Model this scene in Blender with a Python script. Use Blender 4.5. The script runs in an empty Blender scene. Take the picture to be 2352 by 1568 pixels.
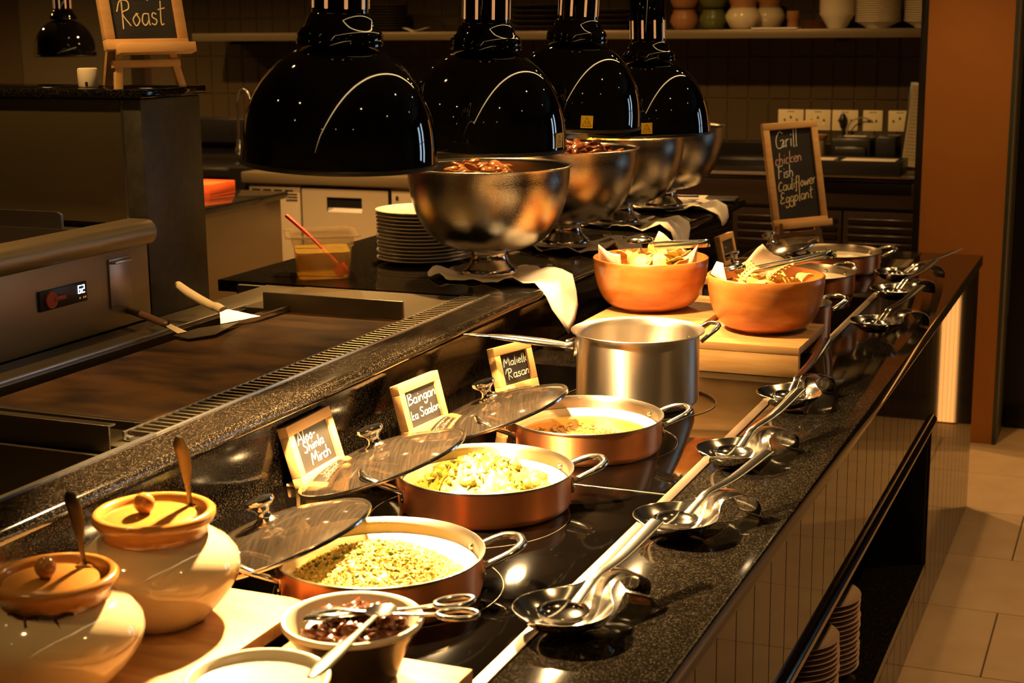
import bpy, bmesh, math, random
from mathutils import Vector, Matrix, Euler
random.seed(7)
R = math.radians
COL = bpy.context.scene.collection
SC = bpy.context.scene

# ------------------------------------------------------------------ camera
cam = bpy.data.cameras.new('camera'); cam_ob = bpy.data.objects.new('camera', cam); COL.objects.link(cam_ob)
cam.sensor_width = 36; cam.lens = 53.57; cam.clip_start = .05
rx = (0.9232, 0.3841, -0.0101); dn = (0.0697, -0.1932, -0.9787); fw = (-0.3779, 0.9029, -0.2051)
m = Matrix(((rx[0], -dn[0], -fw[0]), (rx[1], -dn[1], -fw[1]), (rx[2], -dn[2], -fw[2])))
m = m.to_quaternion().to_matrix().to_4x4(); m.translation = (0, 0, 1.70); cam_ob.matrix_world = m
cam.dof.use_dof = True; cam.dof.focus_distance = 3.0; cam.dof.aperture_fstop = 8.5
SC.camera = cam_ob

# ------------------------------------------------------------------ world, exposure
w = bpy.data.worlds.new('world'); SC.world = w; w.use_nodes = True
w.node_tree.nodes['Background'].inputs[0].default_value = (1.0, .56, .20, 1)
w.node_tree.nodes['Background'].inputs[1].default_value = .05
vs = SC.view_settings; vs.view_transform = 'Standard'; vs.look = 'None'; vs.gamma = 1; vs.use_curve_mapping = False
vs.exposure = 0.0

WARM = (1.0, .60, .24)
def spot(name, loc, power, angle=100, blend=.35, col=WARM, radius=.04, aim=(0, 0, -1)):
    l = bpy.data.lights.new(name, 'SPOT'); l.energy = power; l.color = col; l.spot_size = R(angle); l.spot_blend = blend
    l.shadow_soft_size = radius
    o = bpy.data.objects.new(name, l); o.location = loc
    o.rotation_euler = Vector(aim).to_track_quat('-Z', 'Y').to_euler(); COL.objects.link(o); return o

LAMPS = [(-1.154, 2.074, 1.491, 3.4), (-1.133, 2.586, 1.473, 2.0), (-1.175, 3.160, 1.480, 4.5), (-1.149, 3.639, 1.424, -1.5)]
LAMP_POWER = (320, 185, 80, 24)
# ceiling downlights (kitchen, aisle, far end), some added to brighten griddle, basin and back
DOWN = [(.35, 1.2, 70), (.35, 3.0, 78), (.35, 4.8, 70), (-.75, 5.1, 12), (-2.75, 4.4, 230), (-2.9, 1.2, 14), (-3.9, 5.6, 900),
        (-2.0, 6.6, 170), (-2.0, 4.05, 420), (-5.4, 6.6, 190), (-3.6, 6.6, 170), (-7.0, 6.8, 110), (-1.85, .7, 26), (-2.15, 2.25, 95), (1.6, 2.2, 20), (1.6, 4.4, 20), (-.66, 5.55, 68), (.4, -1.2, 14), (1.6, -.6, 10),
        (-.6,-1.5,5), (-2.4, -.4, 12)]
CEIL = 2.75

# ------------------------------------------------------------------ material helpers
MATS = {}
def nmat(name):
    m = bpy.data.materials.new(name); m.use_nodes = True
    return m, m.node_tree.nodes, m.node_tree.links, m.node_tree.nodes['Principled BSDF']
def P(name, col, rough=.5, metal=0, spec=.5, emit=None, estr=0, coat=0, trans=0, ior=1.45, noise=None, bump=None, sss=0, aniso=0):
    """noise=(scale, colour2, amount[, stretch xyz]); bump=(scale, strength[, stretch])"""
    if name in MATS: return MATS[name]
    m, N, L, b = nmat(name)
    b.inputs['Base Color'].default_value = (*col, 1); b.inputs['Roughness'].default_value = rough
    b.inputs['Metallic'].default_value = metal; b.inputs['Specular IOR Level'].default_value = spec
    b.inputs['Coat Weight'].default_value = coat; b.inputs['Coat Roughness'].default_value = .03
    b.inputs['Transmission Weight'].default_value = trans; b.inputs['IOR'].default_value = ior
    b.inputs['Anisotropic'].default_value = aniso
    if aniso:
        tg = N.new('ShaderNodeTangent'); tg.direction_type = 'RADIAL'; tg.axis = 'Z'; L.new(tg.outputs[0], b.inputs['Tangent']); b.inputs['Anisotropic Rotation'].default_value = .25
    if sss: b.inputs['Subsurface Weight'].default_value = sss; b.inputs['Subsurface Scale'].default_value = .01
    if emit: b.inputs['Emission Color'].default_value = (*emit, 1); b.inputs['Emission Strength'].default_value = estr
    def tex(scale, stretch, detail=4):
        tc = N.new('ShaderNodeTexCoord'); mp = N.new('ShaderNodeMapping'); mp.inputs['Scale'].default_value = stretch or (1, 1, 1)
        t = N.new('ShaderNodeTexNoise'); t.inputs['Scale'].default_value = scale; t.inputs['Detail'].default_value = detail
        L.new(tc.outputs['Object'], mp.inputs[0]); L.new(mp.outputs[0], t.inputs[0]); return t
    if noise:
        t = tex(noise[0], noise[3] if len(noise) > 3 else None)
        r = N.new('ShaderNodeMapRange'); r.inputs[1].default_value = .35; r.inputs[2].default_value = .68
        r.inputs[4].default_value = noise[2]
        mx = N.new('ShaderNodeMix'); mx.data_type = 'RGBA'
        mx.inputs[6].default_value = (*col, 1); mx.inputs[7].default_value = (*noise[1], 1)
        L.new(t.outputs[0], r.inputs[0]); L.new(r.outputs[0], mx.inputs[0]); L.new(mx.outputs[2], b.inputs['Base Color'])
    if bump:
        t = tex(bump[0], bump[2] if len(bump) > 2 else None)
        bp = N.new('ShaderNodeBump'); bp.inputs['Strength'].default_value = bump[1]; bp.inputs['Distance'].default_value = .002
        L.new(t.outputs[0], bp.inputs['Height']); L.new(bp.outputs[0], b.inputs['Normal'])
    MATS[name] = m; return m

def granite(name, base, speck, dens, rough, scale=620):
    m, N, L, b = nmat(name)
    tc = N.new('ShaderNodeTexCoord'); v = N.new('ShaderNodeTexVoronoi'); v.inputs['Scale'].default_value = scale
    v.inputs['Randomness'].default_value = 1
    r = N.new('ShaderNodeValToRGB'); r.color_ramp.elements[0].position = dens; r.color_ramp.elements[0].color = (*base, 1)
    r.color_ramp.elements[1].position = min(dens + .12, 1); r.color_ramp.elements[1].color = (*speck, 1)
    sp = N.new('ShaderNodeSeparateColor')
    L.new(tc.outputs['Object'], v.inputs['Vector']); L.new(v.outputs['Color'], sp.inputs[0]); L.new(sp.outputs[0], r.inputs[0])
    L.new(r.outputs[0], b.inputs['Base Color']); b.inputs['Roughness'].default_value = rough; b.inputs['Specular IOR Level'].default_value = .3
    MATS[name] = m; return m

GRAN = granite('black_granite', (.0045, .0035, .0024), (.032, .026, .018), .78, .07)
GRANW = granite('black_granite_wall', (.004, .003, .002), (.060, .044, .028), .82, .12, 760)
GLASSHOB = P('hob_glass', (.0018, .0013, .001), .045, spec=.4)
STEEL = P('brushed_steel', (.62, .58, .53), .30, 1, bump=(60, .05, (1, 30, 1)))
STEELD = P('dull_steel', (.42, .38, .33), .36, 1, bump=(40, .06, (1, 25, 1)))
CHROME = P('polished_steel', (.84, .80, .74), .14, 1)
CHROMES = P('spoon_steel', (.74, .71, .66), .16, 1)
BOWLST = P('bowl_steel', (.50, .45, .38), .17, 1, noise=(9, (.46, .42, .36), .8), bump=(420, .22))
COPPER = P('copper', (.86, .34, .14), .44, 1, bump=(30, .02, (1, 1, 30)), aniso=.92)
BLK = P('black_enamel', (.004, .0035, .003), .05, spec=.6, coat=1)
BLKM = P('black_plastic', (.012, .011, .010), .35)
DARKMET = P('dark_metal', (.05, .045, .04), .32, .8)
STEELG = P('griddle_steel', (.20, .165, .105), .34, .9, bump=(40, .06, (1, 25, 1)))
GRID = P('griddle_plate', (.105, .050, .012), .48, .15, spec=.3, noise=(7, (.016, .007, .003), 1.0, (1, 2.0, 1)), bump=(40, .3))
WOOD = P('pale_wood', (.64, .37, .14), .42, noise=(7, (.40, .19, .055), .8, (1, 7, 7)))
WOODX = P('pale_wood_cross', (.64, .37, .14), .42, noise=(7, (.42, .21, .065), .8, (1, 7, 9)))
WOODB = P('bowl_wood', (.58, .215, .045), .30, noise=(11, (.36, .10, .015), .9, (1, 1, 3.2)), coat=.25)
PINE = P('pine', (.72, .43, .17), .5, noise=(5, (.55, .29, .09), .6, (2, 2, 14)))
CHALK = P('chalkboard', (.020, .017, .014), .55, noise=(12, (.05, .045, .04), .4))
CHALKW = P('chalk', (.85, .82, .76), .9)
CHALKP = P('chalk_pink', (.75, .45, .36), .9)
CHALKY = P('chalk_yellow', (.80, .66, .36), .9)
CREAM = P('cream_glaze', (.74, .60, .36), .10, coat=.9, noise=(3, (.74, .60, .40), .5), sss=.0)
OCHRE = P('ochre_glaze', (.50, .225, .045), .18, coat=.4, noise=(4, (.40, .16, .03), .7))
WHITE = P('white_porcelain', (.80, .74, .62), .16, coat=.4)
WHITEM = P('white_ceramic', (.82, .72, .52), .3)
LINEN = P('linen', (.74, .66, .55), .8, bump=(90, .12))
PAPER = P('paper', (.80, .66, .50), .7)
RED = P('red_silicone', (.75, .05, .03), .35)
REDBOX = P('red_plastic', (.55, .08, .02), .35)
IVORY = P('ivory_plastic', (.82, .66, .42), .35)
BROWNH = P('brown_handle', (.10, .05, .025), .45)
def clear(name, tint, body, k, rough=.06, ior=1.45):
    m, N, L, b = nmat(name); b.inputs['Base Color'].default_value = (*body, 1); b.inputs['Roughness'].default_value = rough; b.inputs['IOR'].default_value = ior
    t = N.new('ShaderNodeBsdfTransparent'); t.inputs['Color'].default_value = (*tint, 1); mx = N.new('ShaderNodeMixShader'); mx.inputs[0].default_value = k
    L.new(t.outputs[0], mx.inputs[1]); L.new(b.outputs[0], mx.inputs[2]); L.new(mx.outputs[0], N['Material Output'].inputs[0]); return m
OIL = clear('cooking_oil', (1, .86, .45), (.80, .58, .09), .42)
POLY = clear('clear_plastic', (.93, .90, .84), (.55, .45, .32), .14, .05)
YELLOW = P('yellow_label', (.90, .62, .02), .5)
TILE = P('wall_tile', (.075, .053, .026), .22, coat=.3, bump=(14, .25))
FLOORT = P('floor_tile', (.42, .29, .16), .55, noise=(7, (.34, .22, .11), .6), bump=(60, .1))
GROUT = P('floor_grout', (.10, .065, .03), .8)
SLAT = P('gloss_panel', (.018, .012, .007), .035, spec=.55)
SLATJ = P('panel_joint', (.003, .0025, .002), .4)
ORANGEW = P('orange_plaster', (.40, .15, .025), .6, noise=(3, (.34, .12, .02), .6))
TEAL = P('green_grey_trim', (.045, .055, .045), .4)
DARKW = P('dark_wall', (.014, .009, .006), .5)
PLASTER = P('olive_plaster', (.10, .072, .032), .7)
CABIN = P('dark_cabinet', (.022, .012, .008), .3)
SPECK = P('speckled_black_panel', (.030, .028, .020), .45, noise=(50, (.055, .05, .035), .7))
MEATD = P('dark_meat', (.09, .024, .009), .22, noise=(30, (.22, .07, .02), .7), bump=(50, .6))
MEATO = P('grilled_chicken', (.34, .13, .03), .22, noise=(25, (.36, .12, .03), .8), bump=(40, .6))
RICEM = P('rice', (.74, .58, .14), .5, noise=(60, (.60, .42, .07), .7))
GREEN = P('green_herb', (.09, .13, .008), .5)
VEG = P('vegetable', (.66, .46, .10), .35, noise=(60, (.34, .28, .03), .9), bump=(60, .6))
SOUP = P('soup', (.36, .17, .035), .08, noise=(14, (.24, .10, .02), .7))
CHIP = P('cracker', (.86, .62, .22), .55, noise=(30, (.80, .50, .15), .6))
TERRA = P('terracotta', (.42, .19, .07), .4, noise=(6, (.32, .13, .05), .7))
GREENP = P('green_glaze', (.14, .14, .03), .35, noise=(6, (.08, .09, .02), .7))
SCREEN = P('display', (.02, .02, .02), .2, emit=(.75, .9, 1), estr=2.2)
def glasslid():
    m, N, L, b = nmat('lid_glass'); N.remove(b)
    out = N['Material Output']; g = N.new('ShaderNodeBsdfGlossy'); g.inputs['Roughness'].default_value = .09
    g.inputs['Color'].default_value = (.95, .90, .82, 1)
    t = N.new('ShaderNodeBsdfTransparent'); t.inputs['Color'].default_value = (.40, .34, .26, 1)
    f = N.new('ShaderNodeFresnel'); f.inputs['IOR'].default_value = 2.3; mx = N.new('ShaderNodeMixShader')
    ad = N.new('ShaderNodeMath'); ad.operation = 'MULTIPLY_ADD'; ad.inputs[1].default_value = .65; ad.inputs[2].default_value = .30
    d = N.new('ShaderNodeBsdfDiffuse'); d.inputs['Color'].default_value = (.16, .12, .085, 1); m2 = N.new('ShaderNodeMixShader'); m2.inputs[0].default_value = .38
    tc = N.new('ShaderNodeTexCoord'); mp = N.new('ShaderNodeMapping'); mp.inputs['Scale'].default_value = (3, 60, 3); nz = N.new('ShaderNodeTexNoise'); nz.inputs['Scale'].default_value = 6
    mr = N.new('ShaderNodeMapRange'); mr.inputs[1].default_value = .4; mr.inputs[2].default_value = .7; mr.inputs[3].default_value = .12; mr.inputs[4].default_value = .24
    L.new(tc.outputs['Object'], mp.inputs[0]); L.new(mp.outputs[0], nz.inputs[0]); L.new(nz.outputs[0], mr.inputs[0]); L.new(mr.outputs[0], m2.inputs[0])
    L.new(f.outputs[0], ad.inputs[0]); L.new(ad.outputs[0], mx.inputs[0]); L.new(t.outputs[0], m2.inputs[1]); L.new(d.outputs[0], m2.inputs[2])
    L.new(m2.outputs[0], mx.inputs[1]); L.new(g.outputs[0], mx.inputs[2]); L.new(mx.outputs[0], out.inputs[0])
    return m
LIDG = glasslid()

# ------------------------------------------------------------------ mesh helpers
def fin(bm, name, mat, parent=None, smooth=True, ang=38, loc=None, rot=None):
    bmesh.ops.recalc_face_normals(bm, faces=bm.faces[:])
    me = bpy.data.meshes.new(name); bm.to_mesh(me); bm.free()
    me.materials.append(mat)
    if smooth:
        me.shade_smooth(); me.set_sharp_from_angle(angle=R(ang))
    o = bpy.data.objects.new(name, me); COL.objects.link(o)
    if parent: o.parent = parent
    if loc: o.location = loc
    if rot: o.rotation_euler = rot
    return o
def tag(o, label=None, cat=None, group=None, kind=None):
    if label: o['label'] = label
    if cat: o['category'] = cat
    if group: o['group'] = group
    if kind: o['kind'] = kind
    return o
def thing(name, label, cat, loc=(0, 0, 0), rz=0, group=None, rot=None):
    o = bpy.data.objects.new(name, None); COL.objects.link(o); o.location = loc
    o.rotation_euler = rot if rot else (0, 0, rz); o.empty_display_size = .05
    return tag(o, label, cat, group)
def copy_tree(o, parent=None):
    c = o.copy(); COL.objects.link(c); c.parent = parent
    if parent: c.matrix_parent_inverse = o.matrix_parent_inverse.copy()
    for ch in list(o.children): copy_tree(ch, c)
    return c
def dup(o, loc, rz=None, label=None, group=None, scale=None):
    c = copy_tree(o); c.location = loc
    if rz is not None: c.rotation_euler = (0, 0, rz)
    if label: c['label'] = label
    if group: c['group'] = group
    if scale: c.scale = (scale,) * 3
    return c
def box(bm, x0, x1, y0, y1, z0, z1, bev=0, M=None, seg=2):
    r = bmesh.ops.create_cube(bm, size=1); v = r['verts']
    for q in v: q.co = Vector(((x0 + x1) / 2 + q.co.x * (x1 - x0), (y0 + y1) / 2 + q.co.y * (y1 - y0), (z0 + z1) / 2 + q.co.z * (z1 - z0)))
    if bev:
        e = list({e for q in v for e in q.link_edges})
        r = bmesh.ops.bevel(bm, geom=e, offset=bev, segments=seg, affect='EDGES', profile=.5); v = r['verts']
        v = list({q for f in r['faces'] for q in f.verts} | set(x for x in v if x.is_valid))
    if M: bmesh.ops.transform(bm, matrix=M, verts=v)
    return v
def B(name, mat, parent, x0, x1, y0, y1, z0, z1, bev=0, M=None):
    bm = bmesh.new(); box(bm, x0, x1, y0, y1, z0, z1, bev, M); return fin(bm, name, mat, parent)
def lathe(bm, prof, n=48, M=None, c=(0, 0, 0), wob=None):
    rings = []
    for k, (r, z) in enumerate(prof):
        if r < 1e-6: rings.append([bm.verts.new((c[0], c[1], c[2] + z))])
        else:
            rings.append([bm.verts.new((c[0] + r * math.cos(2 * math.pi * i / n), c[1] + r * math.sin(2 * math.pi * i / n), c[2] + z)) for i in range(n)])
    for a, b in zip(rings, rings[1:]):
        if len(a) == 1 and len(b) == 1: continue
        for i in range(n):
            j = (i + 1) % n
            if len(a) == 1: bm.faces.new((a[0], b[i], b[j]))
            elif len(b) == 1: bm.faces.new((a[i], a[j], b[0]))
            else: bm.faces.new((a[i], a[j], b[j], b[i]))
    vs = [v for r_ in rings for v in r_]
    if M: bmesh.ops.transform(bm, matrix=M, verts=vs)
    return vs
def LA(name, mat, parent, prof, n=48, c=(0, 0, 0), M=None, **k):
    bm = bmesh.new(); lathe(bm, prof, n, M, c); return fin(bm, name, mat, parent, **k)
def cr(pts, n=6):
    pts = [Vector(p) for p in pts]
    if len(pts) < 3: return pts
    P_ = [2 * pts[0] - pts[1]] + pts + [2 * pts[-1] - pts[-2]]; out = []
    for i in range(1, len(P_) - 2):
        a, b, c, d = P_[i - 1:i + 3]
        for k in range(n):
            t = k / n; out.append(.5 * ((2 * b) + (c - a) * t + (2 * a - 5 * b + 4 * c - d) * t * t + (3 * b - a - 3 * c + d) * t ** 3))
    return out + [pts[-1]]
def tube(bm, pts, r, n=10, smooth=6, flat=1.0, up=(0, 0, 1), cap=True, M=None):
    """r: number or list per control point (half width); flat: thickness ratio along 'up'"""
    ctrl = pts; pts = cr(pts, smooth) if smooth else [Vector(p) for p in pts]
    def rad(i):
        if not isinstance(r, (list, tuple)): return r
        t = i / (len(pts) - 1) * (len(r) - 1); a = min(int(t), len(r) - 2); return r[a] + (r[a + 1] - r[a]) * (t - a)
    up = Vector(up); rings = []
    for i, p in enumerate(pts):
        t = (pts[min(i + 1, len(pts) - 1)] - pts[max(i - 1, 0)]).normalized()
        s = t.cross(up)
        if s.length < 1e-4: s = t.cross(Vector((1, 0, 0)))
        s.normalize(); u = s.cross(t); rr = rad(i)
        rings.append([bm.verts.new(p + s * rr * math.cos(2 * math.pi * k / n) + u * rr * flat * math.sin(2 * math.pi * k / n)) for k in range(n)])
    for a, b in zip(rings, rings[1:]):
        for k in range(n): bm.faces.new((a[k], a[(k + 1) % n], b[(k + 1) % n], b[k]))
    if cap: bm.faces.new(rings[0]); bm.faces.new(rings[-1])
    if M: bmesh.ops.transform(bm, matrix=M, verts=[v for q in rings for v in q])
def T(name, mat, parent, pts, r, **k):
    bm = bmesh.new(); tube(bm, pts, r, **k); return fin(bm, name, mat, parent, ang=50)
def arc_prof(r0, z0, r1, z1, n=8, power=2.0):
    return [(r0 + (r1 - r0) * math.sin(i / n * math.pi / 2) ** (2 / power), z0 + (z1 - z0) * (1 - math.cos(i / n * math.pi / 2) ** (2 / power))) for i in range(n + 1)]
def blob(bm, c, s, seed, amp=.25, sub=2):
    r = bmesh.ops.create_icosphere(bm, subdivisions=sub, radius=1); rnd = random.Random(seed)
    ph = [(rnd.uniform(1.5, 4), rnd.uniform(0, 6), Vector((rnd.uniform(-1, 1), rnd.uniform(-1, 1), rnd.uniform(-1, 1)))) for _ in range(4)]
    rot = Euler((rnd.uniform(-.6, .6), rnd.uniform(-.6, .6), rnd.uniform(0, 6))).to_matrix()
    for v in r['verts']:
        k = 1 + amp * sum(math.sin(f * v.co.dot(d) + p) for f, p, d in ph) / 2
        v.co = rot @ Vector((v.co.x * s[0] * k, v.co.y * s[1] * k, v.co.z * s[2] * k)) + Vector(c)

# ------------------------------------------------------------------ handwriting (strokes)
G = {
'A': (.62, [[(0, 0), (.28, 1), (.55, 0)], [(.1, .38), (.5, .4)]]),
'B': (.58, [[(.08, 0), (.1, 1)], [(.0, .95), (.3, 1), (.45, .8), (.12, .55), (.45, .42), (.5, .15), (.05, 0)]]),
'C': (.5, [[(.45, .68), (.25, .8), (.05, .45), (.15, .05), (.45, .12)]]),
'E': (.55, [[(.45, .85), (.2, .95), (.12, .6), (.35, .5), (.1, .35), (.1, .05), (.45, .1)]]),
'F': (.5, [[(.1, 0), (.12, 1)], [(.0, .95), (.48, 1)], [(.12, .55), (.4, .58)]]),
'G': (.7, [[(.55, .85), (.3, 1), (.05, .6), (.1, .1), (.4, .02), (.58, .42)], [(.35, .45), (.6, .45), (.58, .0)]]),
'M': (.75, [[(.02, 0), (.12, .95), (.33, .35), (.58, 1), (.66, 0)]]),
'R': (.6, [[(.15, -.1), (.15, 1)], [(-.12, .6), (.05, 1.02), (.42, 1), (.45, .7), (.15, .52), (.52, 0)]]),
'S': (.55, [[(.45, .9), (.2, 1), (.08, .75), (.4, .4), (.3, .02), (.02, .12)]]),
'T': (.55, [[(.28, 0), (.28, .95)], [(.0, .92), (.56, 1)]]),
'a': (.46, [[(.38, .45), (.12, .45), (.05, .15), (.2, 0), (.36, .2), (.38, .45), (.38, .05), (.44, .0)]]),
'c': (.38, [[(.34, .42), (.15, .48), (.04, .2), (.15, .0), (.34, .06)]]),
'd': (.46, [[(.36, .42), (.12, .45), (.05, .12), (.22, 0), (.36, .2)], [(.36, 1), (.38, 0)]]),
'e': (.40, [[(.06, .22), (.33, .32), (.25, .5), (.06, .38), (.06, .1), (.2, 0), (.36, .08)]]),
'f': (.34, [[(.36, .95), (.2, .98), (.14, .6), (.12, -.25), (.0, -.2)], [(.0, .42), (.32, .46)]]),
'g': (.44, [[(.36, .45), (.12, .45), (.06, .15), (.2, .05), (.35, .25), (.37, .45), (.34, -.25), (.1, -.38), (.02, -.2)]]),
'h': (.45, [[(.05, 0), (.08, 1)], [(.06, .25), (.2, .48), (.34, .35), (.36, 0)]]),
'i': (.2, [[(.1, .48), (.1, 0)], [(.11, .68), (.12, .73)]]),
'k': (.44, [[(.06, 0), (.08, 1)], [(.34, .5), (.08, .22), (.38, 0)]]),
'l': (.2, [[(.1, 1), (.08, 0), (.14, .0)]]),
'm': (.62, [[(.04, 0), (.06, .46)], [(.06, .25), (.18, .48), (.28, .3), (.28, 0)], [(.28, .28), (.42, .48), (.52, .3), (.54, 0)]]),
'n': (.44, [[(.04, 0), (.06, .46)], [(.06, .25), (.2, .48), (.33, .32), (.35, 0)]]),
'o': (.42, [[(.2, .48), (.04, .25), (.18, 0), (.35, .22), (.2, .48), (.3, .46)]]),
'p': (.44, [[(.06, .48), (.02, -.38)], [(.05, .3), (.22, .5), (.36, .28), (.2, 0), (.05, .1)]]),
'r': (.34, [[(.05, .46), (.06, 0)], [(.06, .25), (.16, .45), (.3, .44)]]),
's': (.36, [[(.3, .42), (.14, .48), (.08, .32), (.28, .18), (.2, .0), (.02, .06)]]),
't': (.36, [[(.16, .95), (.14, .05), (.28, .02)], [(.0, .6), (.36, .66)]]),
'u': (.44, [[(.05, .46), (.06, .08), (.2, 0), (.34, .15)], [(.35, .46), (.38, 0)]]),
'w': (.55, [[(.03, .46), (.12, 0), (.25, .34), (.36, 0), (.48, .48)]]),
'-': (.32, [[(.04, .3), (.26, .34)]]), ' ': (.28, []),
}
def text_bm(lines, lw, wide=1.0):
    """lines: (string, x, y, size, slope). Ribbons in the XZ plane facing -Y."""
    bm = bmesh.new(); rnd = random.Random(len(lines[0][0]))
    for s, x, y, h, sl in lines:
        pen = 0
        for ch in s:
            adv, st = G[ch]
            for q in st:
                pts = [Vector((pen + a + rnd.uniform(-.015, .015), b)) for a, b in q]
                pts3 = cr([Vector((p.x, 0, p.y)) for p in pts], 5)
                pr = None
                for i, p in enumerate(pts3):
                    t = (pts3[min(i + 1, len(pts3) - 1)] - pts3[max(i - 1, 0)]); t.normalize()
                    nrm = Vector((-t.z, 0, t.x)) * lw / 2
                    c = Vector((x + p.x * h * .92 * wide + p.z * h * .08, 0, y + p.z * h + sl * p.x * h))
                    a, b = bm.verts.new(c + nrm), bm.verts.new(c - nrm)
                    if pr: bm.faces.new((pr[0], pr[1], b, a))
                    pr = (a, b)
            pen += adv
    r = bmesh.ops.extrude_face_region(bm, geom=bm.faces[:])
    for v in [g for g in r['geom'] if isinstance(g, bmesh.types.BMVert)]: v.co.y -= .0004
    return bm

# ================================================================== THE SETTING
def struct(o): o['kind'] = 'structure'; return o
def pieces(name, parent, mat, dims, places, bev=.002, rnd=.0008, seed=1):
    """alike pieces sharing mesh data"""
    bm = bmesh.new(); box(bm, -dims[0] / 2, dims[0] / 2, -dims[1] / 2, dims[1] / 2, -dims[2] / 2, dims[2] / 2, bev, seg=1)
    first = fin(bm, name, mat, parent, smooth=False); rr = random.Random(seed)
    for i, p in enumerate(places):
        o = first if i == 0 else first.copy()
        if i: COL.objects.link(o); o.parent = parent
        o.location = (p[0], p[1], p[2]); o.rotation_euler = (rr.uniform(-rnd, rnd), rr.uniform(-rnd, rnd), rr.uniform(-rnd, rnd))
# floor with large tiles in running bond
fl = struct(B('floor', GROUT, None, -8, 4.5, -30, 9.2, -.12, -.006))
pl = []
for r_ in range(-2, 8):
    yc = 3.92 + .475 * r_ + .2375 - .0
    off = -.316 if r_ % 2 == 0 else -.316 + .475
    for k in range(-1, 4):
        x0 = off + .95 * k
        if x0 + .95 > -.62: pl.append((x0 + .475, yc, -.003))
pieces('tile', fl, FLOORT, (.946, .471, .012), pl, bev=.0015, rnd=.0006)
struct(B('ceiling', P('ceiling_paint', (.018, .012, .006), .8), None, -8, 4.5, -30, 9.2, CEIL, CEIL + .1))
# back wall with glazed tiles
WY = 8.75
wb = struct(B('wall_back', GROUT, None, -8, -.80, WY, WY + .2, 0, CEIL))
pl = []
for zi in range(5):
    for xi in range(42):
        pl.append((-1.01 - .1215 * xi, WY - .002, 1.008 + .122 + .243 * zi))
pieces('tile', wb, TILE, (.1185, .012, .239), pl, bev=.004, rnd=.010, seed=4)
struct(B('wall_left', PLASTER, None, -8.2, -8, -30, 9.2, 0, CEIL))
struct(B('wall_front', DARKW, None, -8, 4.5, -30.2, -30, 0, CEIL))
# block of plaster wall at the back left
struct(B('wall_left_pier', PLASTER, None, -7.25, -6.35, WY - .15, WY, 0, CEIL))
# orange wall at the end of the counter with green-grey return, dark wall behind it
wr = struct(B('wall_right', ORANGEW, None, -.835, -.512, 6.25, 6.49, 0, CEIL))
struct(B('trim_1', TEAL, None, -.512, -.496, 6.246, 6.50, 0, CEIL, .002))
struct(B('trim_2', DARKMET, None, -.862, -.835, 6.24, 6.49, 0, CEIL, .002))
struct(B('wall_end', DARKW, None, -.50, 4.5, 6.56, 6.76, 0, CEIL))
struct(B('baseboard_end', DARKMET, None, -.494, 4.5, 6.545, 6.56, 0, .10, .003))
struct(B('wall_side', DARKW, None, -.86, -.81, 6.49, WY, 0, CEIL))
# window wall far to the right of the camera
struct(B('wall_window', DARKW, None, 4.5, 4.7, -30, 9.2, 0, CEIL))
WIN = P('daylight_glass', (.1, .1, .1), .2, emit=(.60, .80, 1.0), estr=4)
for i, (x, wd) in enumerate(((1.75, .30), (2.55, .42))):
    wn = struct(B('window_%d' % (i + 1), WIN, None, x, x + wd, 6.535, 6.555, .75, 2.3))
    bm = bmesh.new()
    for a in ((x - .05, x, .70, 2.35), (x + wd, x + wd + .05, .70, 2.35), (x, x + wd, 2.3, 2.35), (x, x + wd, .70, .75), (x, x + wd, 1.5, 1.53)):
        box(bm, a[0], a[1], 6.51, 6.56, a[2], a[3])
    fin(bm, 'window_frame', DARKMET, wn)
# glowing slot lamp standing by the end wall (mirrored in the counter front)
GLOW = P('warm_glow', (1, .5, .2), .5, emit=(1, .42, .10), estr=1.9)
t = thing('slot_lamp', 'tall narrow amber light panel on the dark end wall', 'lamp', (-.30, 6.52, 0))
B('light_panel', GLOW, t, -.035, .035, -.006, .006, .012, 1.9); B('lamp_frame', DARKMET, t, -.045, .045, .004, .022, .0, 1.92)
# ceiling cove line and downlights
COVE = P('cove_light', (1, .8, .5), .5, emit=(1, .66, .26), estr=9)
t = thing('ceiling_light_strip', 'long straight warm light strip under the dark ceiling above the aisle', 'light strip', (-.50, -12, CEIL - .05))
B('light_tube', COVE, t, -.013, .013, -17, 17.5, -.018, 0); B('strip_housing', DARKMET, t, -.03, .03, -17.02, 17.52, 0, .05)
DLM = P('downlight_lens', (1, .8, .5), .5, emit=(1, .72, .36), estr=26)
proto = None
for i, (x, y, pw) in enumerate(DOWN):
    if proto is None:
        proto = thing('downlight', 'x', 'downlight', (x, y, CEIL), group='recessed ceiling downlights')
        LA('trim_ring', DARKMET, proto, [(.034, 0), (.05, 0), (.05, -.006), (.034, -.004), (.034, 0)], 20)
        LA('lens', DLM, proto, [(0, -.002), (.033, -.002), (.033, .01), (0, .01)], 16)
        o = proto
    else: o = dup(proto, (x, y, CEIL))
    o['label'] = 'small round recessed downlight in the dark ceiling, of a set partly added as fill'
    if pw: spot('downlight_beam', (x, y, CEIL - .03), pw, 146 if y > 6.5 else 88, .7, (1.0, .56, .19), .03)

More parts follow.
